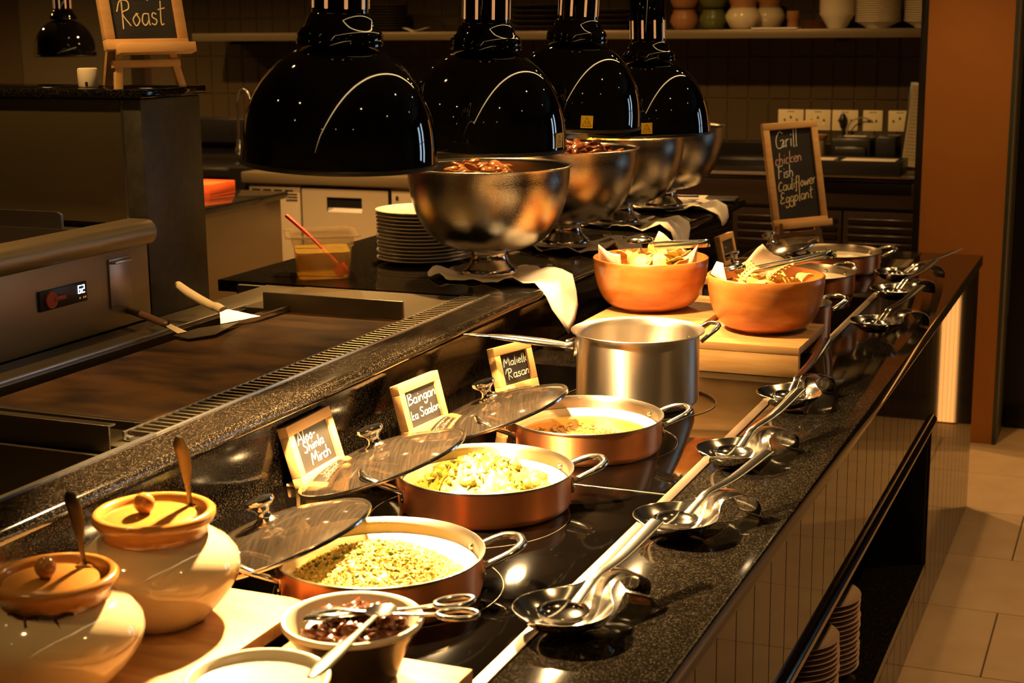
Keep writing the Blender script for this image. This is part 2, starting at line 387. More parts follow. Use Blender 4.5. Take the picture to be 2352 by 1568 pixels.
# ================================================================== SERVING COUNTER (near side, z .90)
CY0, CY1 = .75, 5.41
ct = thing('serving_counter', 'long serving counter with black granite edge and glossy slatted front', 'counter', (-.9, 3.0, 0))
def at(o, x, y, z=0): return (x - o.location.x, y - o.location.y, z - o.location.z)
def BB(name, mat, par, x0, x1, y0, y1, z0, z1, bev=0):
    bm = bmesh.new(); l = par.location
    box(bm, x0 - l.x, x1 - l.x, y0 - l.y, y1 - l.y, z0 - l.z, z1 - l.z, bev); return fin(bm, name, mat, par)
BB('worktop', GRAN, ct, -.7105, -.505, CY0, CY1, .862, .90, .004)
BB('worktop', GRAN, ct, -1.375, -.7105, 3.30, 3.72, .862, .90, .0)
BB('worktop', GRAN, ct, -1.375, -.7105, 5.22, CY1, .862, .90, .0)
BB('carcass', SLATJ, ct, -1.36, -.545, CY0, 5.36, .62, .862)
BB('carcass', SLATJ, ct, -1.36, -.95, CY0, 5.36, .02, .62)
BB('carcass', SLATJ, ct, -.95, -.545, 4.27, 5.36, .02, .62)
BB('niche_floor', GRAN, ct, -.95, -.513, CY0, 4.27, .145, .170, .002)
BB('plinth', SLATJ, ct, -.95, -.545, CY0, 4.27, .0, .145)
BB('plinth', SLATJ, ct, -1.36, -.545, 4.27, 5.36, .0, .02)
BB('niche_end_panel', P('niche_black', (.004, .003, .003), .3), ct, -.95, -.52, 4.262, 4.27, .17, .60)
def slats(z0, z1, y0, y1):
    bm = bmesh.new(); box(bm, -.016, 0, .0015, .1095, z0, z1, .0012, seg=1); first = None
    k0 = math.ceil((y0 - 2.179) / .1107); y = 2.179 + k0 * .1107; rr = random.Random(3)
    while y < y1 - .05:
        if first is None: first = o = fin(bm, 'panel', SLAT, ct, smooth=False)
        else: o = first.copy(); COL.objects.link(o); o.parent = ct
        o.location = at(ct, -.513, y, 0); y += .1107
        o.rotation_euler = (0, 0, rr.uniform(-.0006, .0006))
slats(.612, .862, CY0, 4.28); slats(.004, .145, CY0, 4.28); slats(.004, .862, 4.27, CY1)
# joint-dark backing so grooves read
bm = bmesh.new(); l = ct.location
tube(bm, [(-.515 - l.x, CY0 - l.y, .596), (-.515 - l.x, 4.272 - l.y, .596)], .017, smooth=0, n=16)
fin(bm, 'niche_rail', P('rail_metal', (.25, .22, .18), .14, 1), ct)
BB('niche_ceiling', SLATJ, ct, -.95, -.52, CY0, 4.27, .602, .62)

# induction hob units
def hob(name, y0, y1, label, dividers):
    t = thing(name, label, 'hob', (-1.05, (y0 + y1) / 2, .862), group='built-in glass hobs')
    BB('glass_plate', GLASSHOB, t, -1.374, -.7302, y0, y1, .886, .9005, .0015)
    BB('steel_strip', P('strip_steel', (.34, .28, .21), .34, .9, bump=(30, .06, (30, 1, 1))), t, -.7302, -.7108, y0, y1, .886, .9018, .0008)
    for d in dividers: BB('joint_strip', STEEL, t, -1.37, -.7305, d - .0018, d + .0018, .897, .9014, 0)
    return t
h = hob('induction_hob', CY0, 3.30, 'long black glass induction hob under the copper pans', (2.421,))
RINGM = P('hob_print', (.16, .12, .08), .4)
for (x, y) in ((-.976, 1.86), (-1.0, 2.20), (-.964, 2.70), (-.98, 3.04)):
    LA('zone_ring', RINGM, h, [(.166, 0), (.1668, 0), (.1668, .0004), (.166, .0004), (.166, 0)], 72, c=at(h, x, y, .9006), smooth=False)
h = hob('induction_hob', 3.72, 5.22, 'black glass induction hob at the far end under the salad pot', ())

# raised ledge wall + far raised counter
rc = thing('raised_counter', 'raised black granite counter behind the hob, with pedestal bowls on it', 'counter', (-1.6, 3.5, 0))
BB('wall_face', GRANW, rc, -1.42, -1.378, CY0, 5.36, .88, 1.0365, .001)
# ledge slab with bullnose: profile extruded along Y
def extr(name, mat, par, prof, y0, y1, ang=38):
    bm = bmesh.new(); l = par.location
    a = [bm.verts.new((x - l.x, y0 - l.y, z - l.z)) for x, z in prof]; b = [bm.verts.new((x - l.x, y1 - l.y, z - l.z)) for x, z in prof]
    n = len(prof)
    for i in range(n): bm.faces.new((a[i], a[(i + 1) % n], b[(i + 1) % n], b[i]))
    bm.faces.new(a); bm.faces.new(b); return fin(bm, name, mat, par, ang=ang)
ZT = 1.067
nose = [(-1.345 + .014 * math.sin(R(t_)) - .0, ZT - .0145 + .0145 * math.cos(R(t_))) for t_ in range(0, 181, 15)]
extr('ledge_slab', GRANW, rc, [(-1.418, ZT)] + nose + [(-1.378, ZT - .029), (-1.418, ZT - .029)], CY0, 3.24)
extr('counter_slab', GRAN, rc, [(-2.165, ZT)] + nose + [(-1.378, ZT - .029), (-2.165, ZT - .029)], 3.24, 5.38)
BB('shadow_joint', SLATJ, rc, -1.385, -1.372, CY0, 5.36, 1.0345, 1.0385, 0)
BB('cabinet_body', CABIN, rc, -2.12, -1.42, 3.255, 5.35, .02, 1.038)
BB('side_support', BLKM, rc, -2.14, -2.12, 3.262, 3.30, .95, 1.02)
BB('steel_apron', STEELD, rc, -2.10, -1.43, 3.225, 3.239, .98, 1.060, .002)

# ------------------------------------------------------------------ griddle
gr = thing('griddle', 'large steel griddle with browned cooking plate behind the granite ledge', 'griddle', (-1.65, 2.5, 0))
BB('cooking_plate', GRID, gr, -1.838, -1.484, 2.006, 2.93, 1.030, 1.064, .003)
BB('deck', STEELG, gr, -2.01, -1.90, .9, 3.22, 1.052, 1.066, .003)
BB('deck_edge', STEEL, gr, -1.904, -1.896, 1.6, 2.95, 1.060, 1.070, .002)
BB('trough_wall', STEELG, gr, -1.897, -1.890, 1.6, 2.95, 1.0, 1.062)
BB('trough_floor', STEELG, gr, -1.897, -1.838, 2.0, 2.95, 1.0, 1.006)
BB('far_splash', STEELG, gr, -1.84, -1.484, 2.93, 2.938, 1.03, 1.105, .002)
BB('far_deck', STEELG, gr, -1.90, -1.484, 2.938, 3.225, 1.052, 1.066)
BB('side_splash', STEELG, gr, -1.85, -1.484, 1.992, 2.004, .93, 1.064, .001)
# lip of the near splash
BB('near_lip', STEELG, gr, -1.90, -1.475, 1.884, 1.888, 1.045, 1.088, .0008)
BB('near_lip', STEELG, gr, -1.90, -1.475, 1.888, 1.902, 1.085, 1.088, .0)
BB('near_shelf', STEELG, gr, -1.90, -1.47, 1.902, 1.992, 1.045, 1.050)
# grate channel
BB('grate_channel', DARKMET, gr, -1.484, -1.4195, 1.93, 3.255, 1.030, 1.052)
BB('grate_rail', STEEL, gr, -1.4255, -1.4185, 1.93, 3.262, 1.052, 1.0695, .0015)
BB('grate_rail', STEEL, gr, -1.485, -1.480, 1.93, 3.262, 1.052, 1.067, .0015)
bm = bmesh.new(); box(bm, -.027, .027, -.0022, .0022, -.0045, .0045, .001, seg=1); first = fin(bm, 'grate_bar', STEELG, gr, smooth=False)
n = 66
for i in range(n):
    o = first if i == 0 else first.copy()
    if i: COL.objects.link(o); o.parent = gr
    o.location = at(gr, -1.4527, 1.942 + i * (3.25 - 1.942) / (n - 1), 1.0625)
# near well
wl = thing('steel_basin', 'deep open steel basin beside the near end of the griddle', 'basin', (-1.65, 1.4, .8))
BB('basin_floor', STEELG, wl, -2.0, -1.43, .6, 1.86, .90, .906)
BB('basin_wall', STEELG, wl, -2.0, -1.43, 1.858, 1.866, .90, 1.046)
BB('basin_wall', STEELG, wl, -1.436, -1.428, .6, 1.86, .90, 1.055)
extr('basin_rim', STEEL, wl, [(-1.428, 1.06), (-1.4185, 1.06), (-1.4185, 1.0695), (-1.428, 1.0695)], .76, 1.93)
BB('divider', STEELG, wl, -2.0, -1.44, 1.60, 1.612, .906, .985, .004)

# ------------------------------------------------------------------ cooktop console at left
cs = thing('cooktop_console', 'steel cooktop unit with rolled front rail and small control panel', 'cooktop', (-2.3, 2.4, 1.066))
BB('body', STEELD, cs, -2.9, -2.02, .9, 2.745, 1.066, 1.262)
BB('fascia', P('warm_steel', (.40, .32, .20), .42, .8), cs, -2.02, -2.012, .9, 2.745, 1.069, 1.236, .002)
l = cs.location
prof = [(-2.025, 1.236)] + [(-2.005 + .024 * math.cos(R(a)), 1.262 + .027 * math.sin(R(a))) for a in range(-90, 91, 15)] + [(-2.05, 1.289), (-2.05, 1.270), (-2.06, 1.262)]
extr('front_rail', P('rail_steel', (.36, .29, .18), .45, .9), cs, prof, .9, 2.74)
BB('hotplate', P('hotplate_black', (.02, .014, .010), .35, .3), cs, -2.85, -2.10, .95, 2.62, 1.262, 1.276, .003)
extr('plate_guard', STEELD, cs, [(-2.86, 1.276), (-2.14, 1.276), (-2.14, 1.306), (-2.15, 1.312), (-2.86, 1.312)], 2.622, 2.630)
BB('control_panel', BLKM, cs, -2.011, -2.007, 2.378, 2.525, 1.146, 1.187, .001)
bm = bmesh.new(); l = cs.location
lathe(bm, [(0, .005), (.017, .005), (.017, 0), (0, 0)], 24, Matrix.Translation((-2.007 - l.x, 2.410 - l.y, 1.166 - l.z)) @ Matrix.Rotation(R(90), 4, 'Y'))
box(bm, -2.007 - l.x, -2.000 - l.x, 2.416 - l.y, 2.452 - l.y, 1.162 - l.z, 1.171 - l.z, .002)
fin(bm, 'knob', REDBOX, cs)
# two-digit readout
seg = {'6': 'acdefg', '2': 'abged'}
bm = bmesh.new()
def digit(bm, ch, y, z, w_, h_):
    t_ = .0022; S = {'a': (0, w_, h_, h_), 'g': (0, w_, h_ / 2, h_ / 2), 'd': (0, w_, 0, 0), 'f': (0, 0, h_ / 2, h_), 'b': (w_, w_, h_ / 2, h_), 'e': (0, 0, 0, h_ / 2), 'c': (w_, w_, 0, h_ / 2)}
    for k in seg[ch]:
        a = S[k]; box(bm, -2.007 - l.x, -2.0062 - l.x, y + a[0] - t_ / 2 - l.y, y + a[1] + t_ / 2 - l.y, z + a[2] - t_ / 2 - l.z, z + a[3] + t_ / 2 - l.z)
digit(bm, '6', 2.497, 1.165, .007, .015); digit(bm, '2', 2.509, 1.165, .007, .015)
fin(bm, 'readout', SCREEN, cs, smooth=False)
bm = bmesh.new()
for y in (2.499, 2.511, 2.517): box(bm, -2.007 - l.x, -2.0064 - l.x, y - l.y, y + .0035 - l.y, 1.153 - l.z, 1.1565 - l.z)
fin(bm, 'indicator_lights', P('amber_led', (.5, .2, .05), .4, emit=(1, .4, .1), estr=.35), cs, smooth=False)
BB('hatch', STEELD, cs, -2.012, -2.008, 2.603, 2.675, 1.112, 1.219, .001)
BB('hatch_lip', STEEL, cs, -2.012, -1.996, 2.610, 2.668, 1.208, 1.214, .001)
# tall black unit behind the cooktop
tb = thing('tall_unit', 'tall speckled black unit with steel splashback behind the cooktop', 'cabinet', (-2.3, 2.86, 0))
BB('side_panel', SPECK, tb, -2.06, -2.012, 2.75, 2.975, 1.05, 1.545, .003)
BB('body', BLKM, tb, -3.0, -2.06, 2.765, 2.975, .02, 1.545)
BB('splashback', P('dark_steel', (.16, .125, .06), .24, .75, bump=(2.5, .9, (1, 1, .25))), tb, -3.0, -2.062, 2.752, 2.764, 1.275, 1.545, .001)
BB('splash_edge', STEEL, tb, -2.064, -2.058, 2.749, 2.753, 1.275, 1.543)
BB('top_slab', GRAN, tb, -3.0, -2.0, 2.738, 2.985, 1.547, 1.566, .003)

# ================================================================== HEAT LAMPS
ENAM_IN = P('lamp_inner', (.06, .045, .03), .4, .2)
BULB = P('lamp_bulb', (1, .7, .4), .4, emit=(1, .52, .16), estr=14)
SLOT = P('lamp_slot_glow', (1, .6, .3), .5, emit=(1, .50, .20), estr=.38)
def heat_lamp(name, label, r=.15, sticker=None):
    t = thing(name, label, 'lamp', group='black dome heat lamps')
    H = r * 1.21
    prof = [(r, 0), (r * 1.005, .006), (r * .995, .03)]
    for i in range(1, 15):
        a = i / 14 * math.pi / 2 * .93; prof.append((r * .99 * math.cos(a) ** .82, .03 + (H - .03) * math.sin(a) ** 1.12))
    prof += [(r * .44, H * .985), (r * .44, H * 1.03), (r * .40, H * 1.05)]
    inner = [(max(q[0] - .004, .01), q[1] - .002) for q in prof[:-3]][::-1]; inner[-1] = (r - .004, 0)
    LA('shade', BLK, t, prof, 72, ang=60)
    LA('shade_lining', ENAM_IN, t, inner, 48, ang=60)
    LA('rim_band', DARKMET, t, [(r - .005, -.001), (r + .0015, -.001), (r + .002, .004), (r, .007), (r - .003, .004)], 72)
    z = H * 1.05
    LA('collar', BLK, t, [(r * .43, z - .012), (r * .435, z + .004), (r * .41, z + .010), (r * .36, z + .016), (r * .34, z + .026), (r * .30, z + .034), (r * .285, z + .036)], 48, ang=50)
    LA('socket_tube', BLK, t, [(r * .288, z + .034), (r * .288, z + .17), (r * .25, z + .18), (.012, z + .19), (0, z + .19)], 40, ang=30)
    bm = bmesh.new(); box(bm, r * .286, r * .2895, -.0026, .0026, z + .042, z + .086, .0012, seg=2); sl0 = fin(bm, 'slot', SLOT, t)
    for k in range(9):
        o = sl0 if k == 0 else sl0.copy()
        if k: COL.objects.link(o); o.parent = t
        o.rotation_euler = (0, 0, 2 * math.pi * k / 9 + .18)
    T('cord', BLKM, t, [(0, 0, z + .19), (0, 0, z + .7), (.0, .0, CEIL - 1.47 if r > .1 else 1)], .006, smooth=0)
    b = LA('bulb', BULB, t, [(0, .055), (.022, .058), (.033, .072), (.034, .088), (.024, .11), (.016, .13), (.014, .16), (0, .16)], 24)
    return t
LL = ['black dome heat lamp nearest the griddle, tilted, above the rice pan',
      'second black dome heat lamp from the front, before the chicken bowl',
      'third black dome heat lamp, with a yellow warning label on its rim',
      'farthest black dome heat lamp of the row, hanging over the wooden bowls']
for i, (x, y, z, tilt) in enumerate(LAMPS):
    t = heat_lamp('heat_lamp', LL[i])
    t.location = (x, y, z); t.rotation_euler = (0, R(tilt), R(-20))
    # yellow caution label on the rim
    if i:
        az = R((16, -38, -54.5)[i - 1]) ; bm = bmesh.new()
        M = Matrix.Rotation(az, 4, 'Z'); q = box(bm, .150, .1512, -.013, .013, .010, .036, 0, M)
        lb = fin(bm, 'caution_label', YELLOW, t, smooth=False)
        bm = bmesh.new()
        def ln(a, b, wd=.0009):
            a, b = Vector(a), Vector(b); d = (b - a).normalized(); n_ = Vector((-d.y, d.x)) * wd / 2
            bm.faces.new([bm.verts.new(M @ Vector((.1515, p.x, p.y))) for p in (a + n_, b + n_, b - n_, a - n_)])
        ln((-.010, .014), (.010, .014)); ln((-.010, .014), (0, .032)); ln((.010, .014), (0, .032))
        for k in (-.0035, 0, .0035): ln((k, .017), (k + .001, .024))
        fin(bm, 'caution_symbol', BLKM, lb, smooth=False)
    spot('heat_lamp_beam', (x, y, z + .045), LAMP_POWER[i], 108, .12, (1, .64, .27), .022, (.34, -.14, -1))
t = heat_lamp('heat_lamp', 'small-looking black dome heat lamp hanging at the back left by the wall'); t.location = (-5.03, 6.286, 1.555)
b_ = bpy.data.lights.new('back_lamp_glow', 'SPOT')

# ================================================================== PEDESTAL BOWLS, CLOTHS
def ped_bowl(label, x, y, s=1.0):
    t = thing('pedestal_bowl', label, 'bowl', (x, y, ZT + .004), group='steel pedestal bowls'); t.scale = (s, s, s)
    r, zr, zf = .205, .277, .062
    out = [(.052, zf), (.075, zf + .006)]
    for i in range(1, 15):
        a = i / 14 * math.pi / 2; out.append((.050 + (r - .050) * math.sin(a) ** .78, zf + .004 + (zr - zf - .012) * (1 - math.cos(a)) ** 1.0))
    out += [(r + .001, zr - .004), (r + .006, zr - .003), (r + .007, zr), (r + .004, zr + .0015), (r - .001, zr)]
    inn = [(r - .004, zr - .008)] + [(max(q[0] - .003, 0.001), q[1] + .003) for q in out[2:-5]][::-1] + [(0, zf + .01)]
    LA('bowl', BOWLST, t, out + inn, 96, ang=60)
    LA('foot', CHROMES, t, [(.070, 0), (.072, .003), (.071, .014), (.066, .020), (.052, .032), (.045, .048), (.046, .060), (.053, .066), (.02, .066)], 64, ang=50)
    return t
PB = [(-1.535, 3.527), (-1.537, 4.080), (-1.545, 4.578), (-1.539, 5.033)]
PL = ['nearest steel pedestal bowl, filled with grilled chicken, beside the plate stack', 'second steel pedestal bowl, with dark roasted meat showing above its rim',
      'third steel pedestal bowl, with pale cauliflower heaped inside', 'farthest steel pedestal bowl at the end of the raised counter']
for (x, y), l_ in zip(PB, PL): ped_bowl(l_, x, y)
def food(name, label, cat, mat, places, seed, amp=.25):
    bm = bmesh.new()
    for i, (c, s) in enumerate(places): blob(bm, c, s, seed + i, amp)
    return tag(fin(bm, name, mat, None, ang=70), label, cat, kind='stuff')
rr = random.Random(5)
def heap(cx, cy, z0, rad, h, n, smin, smax, flat=.7):
    out = []
    for _ in range(n):
        a = rr.uniform(0, 6.283); q = rad * math.sqrt(rr.random()); s = rr.uniform(smin, smax)
        out.append(((cx + q * math.cos(a), cy + q * math.sin(a), z0 + h * (1 - (q / rad) ** 2) + rr.uniform(-.3, .3) * s), (s, s * rr.uniform(.5, .8), s * flat * rr.uniform(.6, 1))))
    return out
food('chicken_pieces', 'glossy orange grilled chicken pieces in the nearest pedestal bowl', 'chicken', MEATO, heap(-1.555, 3.51, 1.327, .080, .020, 60, .012, .026, .5), 10, .3)
food('roast_meat', 'dark red roasted meat pieces in the second pedestal bowl', 'meat', MEATD, heap(-1.475, 4.05, 1.328, .10, .026, 60, .012, .032, .5), 70, .35)
food('cauliflower_pieces', 'pale charred cauliflower pieces in the third pedestal bowl', 'cauliflower', VEG, heap(-1.52, 4.58, 1.332, .12, .018, 60, .012, .026, .5), 130)
def cloth(name, label, cx, cy, rad, seed, drape, z=ZT + .001):
    """napkin laid under the bowl; grid with folds; drape=(angle, length) hangs over the granite edge"""
    rd = random.Random(seed); bm = bmesh.new(); n = 64; rings = 16; prev = None
    ph = [rd.uniform(0, 6) for _ in range(5)]; vs = []
    c = bm.verts.new((cx, cy, z + .001))
    for k in range(1, rings + 1):
        row = []
        for i in range(n):
            a = 2 * math.pi * i / n
            q = rad * (1 + .10 * math.sin(2 * a + ph[0]) + .07 * math.sin(3 * a + ph[1]) + .03 * math.sin(7 * a + ph[2]) + .015 * math.sin(13 * a + ph[3]))
            d_ = math.cos(a - drape[0]); q += drape[1] * max(0, d_) ** 6
            rad_ = q * k / rings; x = cx + rad_ * math.cos(a); y = cy + rad_ * math.sin(a)
            e = max(0, (rad_ - .085) / rad); zz = z + .0015 + e * (.020 + .016 * math.sin(9 * a + ph[4]) + .009 * math.sin(17 * a + ph[2] + 4 * e)) * (1 if k < rings else .8)
            over = x - (-1.340)
            if over > 0:
                zz = z + .002 + .006 * (1 + math.sin(9 * a + ph[4])) * math.exp(-over * 20) - over * 1.25; x = -1.332 + over * .30 + .006 * (1 + math.sin(14 * a))
            row.append(bm.verts.new((x, y, max(zz, z + .001) if over <= 0 else zz)))
        for i in range(n):
            j = (i + 1) % n
            if prev: bm.faces.new((prev[i], row[i], row[j], prev[j]))
            else: bm.faces.new((c, row[i], row[j]))
        prev = row
    o = fin(bm, name, LINEN, None, ang=80)
    m_ = o.modifiers.new('thick', 'SOLIDIFY'); m_.thickness = .0015; m_.offset = 1
    return tag(o, label, 'napkin', 'white napkins under the pedestal bowls')
cloth('napkin', 'rumpled white napkin under the nearest pedestal bowl, corner hanging over the edge', -1.525, 3.520, .142, 3, (R(-14), .13))
cloth('napkin', 'white napkin draped under the second pedestal bowl on a plate rim', -1.537, 4.08, .155, 8, (R(-20), .10), ZT + .003)
cloth('napkin', 'white napkin under the third pedestal bowl, folded point near the edge', -1.545, 4.578, .150, 12, (R(-15), .12), ZT + .003)
cloth('napkin', 'white napkin under the farthest pedestal bowl', -1.539, 5.033, .150, 21, (R(-5), .09), ZT + .003)

# plate stacks
def plate(name, label, x, y, z, r, mat, group=None, kind='plate'):
    o = LA(name, mat, None, [(0, .004), (r * .58, .004), (r * .70, .006), (r * .98, .0155), (r, .0165), (r * 1.0, .0145), (r * .72, .003), (r * .60, 0), (0, 0)], 64, ang=60)
    o.location = (x, y, z); return tag(o, label, kind, group)
def stack(x, y, z, r, n, dz, mat, lab, group, jit=.0015, cat='plate'):
    rd = random.Random(n); first = None
    for i in range(n):
        pos = (x + rd.uniform(-jit, jit), y + rd.uniform(-jit, jit), z + i * dz)
        od = ('topmost', 'second from top', 'third from top', 'fourth from top', 'fifth from top', 'sixth from top', 'seventh from top')
        q = n - 1 - i; lb = lab + ', ' + (od[q] if q < 7 else 'lowest' if i == 0 else ('second', 'third', 'fourth', 'fifth', 'sixth', 'seventh', 'eighth')[i - 1] + ' from bottom') + ' of its stack'
        if first is None: first = o = plate('plate', lb, *pos, r, mat, group, cat)
        else: o = first.copy(); COL.objects.link(o); o.location = pos; o['label'] = lb
stack(-1.800, 3.690, ZT, .128, 14, .0098, WHITE, 'white dinner plate beside the oil tub', 'white plates stacked by the oil tub', .002)
NP = P('brown_plate', (.60, .42, .30), .3, coat=.3)
stack(-.668, 3.46, .171, .108, 15, .0122, NP, 'beige plate in the rear niche stack', 'beige plates stacked in the counter niche', .002)
stack(-.672, 3.225, .171, .108, 14, .0122, NP, 'beige plate in the nearer niche stack', 'beige plates stacked in the counter niche', .002)

# oil tub with brush
tt = thing('oil_tub', 'clear plastic tub of yellow oil with red brush, by the plate stack', 'tub', (-1.942, 3.385, ZT), R(33)); tt.scale = (1.13, 1.13, 1.0)
bm = bmesh.new()
def frustum(bm, a0, b0, z0, a1, b1, z1, cap0=False, cap1=False, rnd=.02):
    def ring(a, b, z, q=4):
        out = []
        for sx, sy, s0 in ((1, 1, 0), (-1, 1, 90), (-1, -1, 180), (1, -1, 270)):
            for k in range(q + 1):
                t_ = R(s0 + 90 * k / q); out.append(bm.verts.new((sx * (a - rnd) + rnd * math.cos(t_), sy * (b - rnd) + rnd * math.sin(t_), z)))
        return out
    p, q = ring(a0, b0, z0), ring(a1, b1, z1); n_ = len(p)
    for i in range(n_): bm.faces.new((p[i], p[(i + 1) % n_], q[(i + 1) % n_], q[i]))
    if cap0: bm.faces.new(p)
    if cap1: bm.faces.new(q)
    return p, q
frustum(bm, .058, .068, .001, .064, .074, .085, True); frustum(bm, .064, .074, .085, .068, .078, .0855); frustum(bm, .068, .078, .0855, .070, .080, .112)
frustum(bm, .070, .080, .112, .083, .093, .114); frustum(bm, .083, .093, .114, .084, .094, .109)
o = fin(bm, 'tub_wall', POLY, tt); s_ = o.modifiers.new('t', 'SOLIDIFY'); s_.thickness = .0016
bm = bmesh.new(); frustum(bm, .063, .074, .003, .068, .0795, .070, True, True); tag(fin(bm, 'cooking_oil', OIL, None, loc=(-1.942, 3.385, ZT), rot=(0, 0, R(33))), 'yellow cooking oil filling the clear plastic tub', 'oil', kind='stuff')
br = thing('basting_brush', 'red silicone basting brush leaning in the oil tub', 'brush', (-1.942, 3.385, ZT))
T('brush_handle', RED, br, [(.05, -.010, .035), (-.02, .0, .088), (-.060, .004, .118), (-.105, .007, .150)], [.005, .0055, .007, .0075], flat=.7)
bm = bmesh.new(); box(bm, -.015, .015, -.006, .006, -.02, .016, .004, Matrix.Translation((.064, -.014, .020)) @ Matrix.Rotation(R(52), 4, 'Y'))
fin(bm, 'brush_head', RED, br)

# ================================================================== COPPER PANS
PORC = P('pan_insert', (.80, .70, .52), .2, coat=.3)
STEELIN = P('pan_inner_steel', (.36, .31, .25), .42, 1, bump=(50, .02, (1, 1, 20)), aniso=.9)
def copper_pan(label, x, y, r=.150, h=.063, hang=33, insert=True):
    t = thing('copper_pan', label, 'pan', (x, y, .9006), R(hang), group='copper serving pans')
    LA('outer_wall', COPPER, t, [(0, 0), (r * .93, 0), (r * .965, .004), (r * .98, .012), (r * .985, h - .006), (r * .988, h - .004)], 96, ang=50)
    LA('inner_wall', STEELIN, t, [(r * .988, h - .004), (r * 1.008, h - .001), (r * 1.01, h + .001), (r * .998, h + .0015), (r * .965, h - .004), (r * .960, h - .010), (r * .955, .012), (r * .93, .003), (0, .003)], 96, ang=50)
    if insert:
        LA('porcelain_insert', PORC, t, [(r * .945, h - .0235), (r * .93, h - .022), (r * .905, h - .024), (r * .875, h - .032), (r * .80, .013), (r * .6, .006), (0, .005)], 80, ang=60)
    for s in (0, math.pi):
        M = Matrix.Rotation(s, 4, 'Z'); rx_ = r * .985
        T('handle', CHROMES, t, [M @ Vector(p) for p in ((rx_ - .002, -.040, h - .020), (rx_ + .016, -.041, h - .012), (rx_ + .040, -.036, h - .003), (rx_ + .056, -.018, h + .001), (rx_ + .058, .0, h + .002), (rx_ + .056, .018, h + .001), (rx_ + .040, .036, h - .003), (rx_ + .016, .041, h - .012), (rx_ - .002, .040, h - .020))],
          .0074, flat=.75)
        for yy in (-.040, .040):
            a = math.atan2(yy, rx_); MA = M @ Matrix.Rotation(a, 4, 'Z')
            bm = bmesh.new(); box(bm, -.0015, .003, -.007, .007, -.016, .010, .0015, MA @ Matrix.Translation((rx_ + .0005, 0, h - .024)))
            pl_ = fin(bm, 'handle_plate', CHROMES, t)
            for zz in (-.010, .004):
                LA('rivet', CHROMES, pl_, [(0, .003), (.003, .002), (.0038, 0)], 10, M=MA @ Matrix.Translation((rx_ + .003, 0, h - .024 + zz)) @ Matrix.Rotation(R(90), 4, 'Y'))
            LA('rivet', CHROMES, pl_, [(0, .0035), (.004, .0025), (.0055, 0)], 12, M=MA @ Matrix.Translation((r * .956, 0, h - .017)) @ Matrix.Rotation(R(-90), 4, 'Y'))
    return t
copper_pan('nearest copper pan, filled with yellow rice, on the glass hob', -.976, 1.8335)
copper_pan('second copper pan, filled with potato and pepper curry', -1.001, 2.2656)
copper_pan('third copper pan, with brown herb-flecked soup, before the steel saucepan', -.964, 2.6595)
copper_pan('far copper pan with dark green herbs at the end of the counter', -.925, 4.93, h=.062)
copper_pan('far copper pan with plain white contents, behind the right wooden bowl', -.928, 4.487, h=.062, hang=60)
t = copper_pan('small deep copper pot at the right of the wooden bowls', -.800, 3.80, r=.084, h=.095, hang=50, insert=False)
# lids
def lid(label, C, r=.153, n=(-.305, -.073, .95)):
    t = thing('pan_lid', label, 'lid', C, group='glass pan lids'); t.rotation_euler = Vector(n).to_track_quat('Z', 'Y').to_euler()
    prof = [(r * .985, 0)] + [(r * .985 * math.cos(a / 10 * math.pi / 2), .030 * math.sin(a / 10 * math.pi / 2) ** 1.0) for a in range(1, 10)] + [(0.0, .030)]
    prof = [(r * .985 * (1 - i / 14), .031 * (1 - (1 - i / 14) ** 2.3)) for i in range(14)] + [(0, .031)]
    LA('glass_dome', LIDG, t, prof, 80, ang=60)
    LA('steel_rim', CHROMES, t, [(r * .975, .000), (r * .985, -.003), (r, -.0025), (r * 1.003, .001), (r * .995, .0035), (r * .978, .0035), (r * .975, .000)], 80, ang=50)
    LA('knob', CHROME, t, [(0, .029), (.019, .030), (.0195, .033), (.012, .037), (.0095, .045), (.0125, .052), (.021, .058), (.0235, .062), (.0225, .067), (.012, .069), (0, .069)], 32, ang=50)
    return t
lid('glass lid leaning on the rice pan, behind the brown-topped jar', (-1.157, 1.8425, .9525))
lid('glass lid leaning on the potato curry pan, in front of the left chalk sign', (-1.194, 2.2626, .9525))
lid('glass lid leaning on the soup pan, in front of the middle chalk sign', (-1.148, 2.6464, .9525))
lid('far glass lid leaning on the herb pan below the tall easel', (-1.115, 4.90, .9525))
lid('far glass lid with its knob behind the right wooden bowl', (-1.118, 4.44, .9525))

# food in pans
def mound(name, mat, label, cat, x, y, r, zb, zt, seed, off=(0, 0), rough=.004):
    rd = random.Random(seed); bm = bmesh.new(); n, rings = 56, 14; prev = None
    c = bm.verts.new((x + off[0], y + off[1], zt)); ph = [rd.uniform(0, 6) for _ in range(3)]
    for k in range(1, rings + 1):
        f = k / rings; row = []
        for i in range(n):
            a = 2 * math.pi * i / n; q = r * f * (1 + .06 * math.sin(3 * a + ph[0]) + .04 * math.sin(5 * a + ph[1]))
            row.append(bm.verts.new((x + off[0] * (1 - f) + q * math.cos(a), y + off[1] * (1 - f) + q * math.sin(a), zb + (zt - zb) * (1 - f ** 1.7) + rd.uniform(-rough, rough) * (1 if k < rings else 0))))
        for i in range(n):
            j = (i + 1) % n
            bm.faces.new((prev[i], row[i], row[j], prev[j])) if prev else bm.faces.new((c, row[i], row[j]))
        prev = row
    return bm
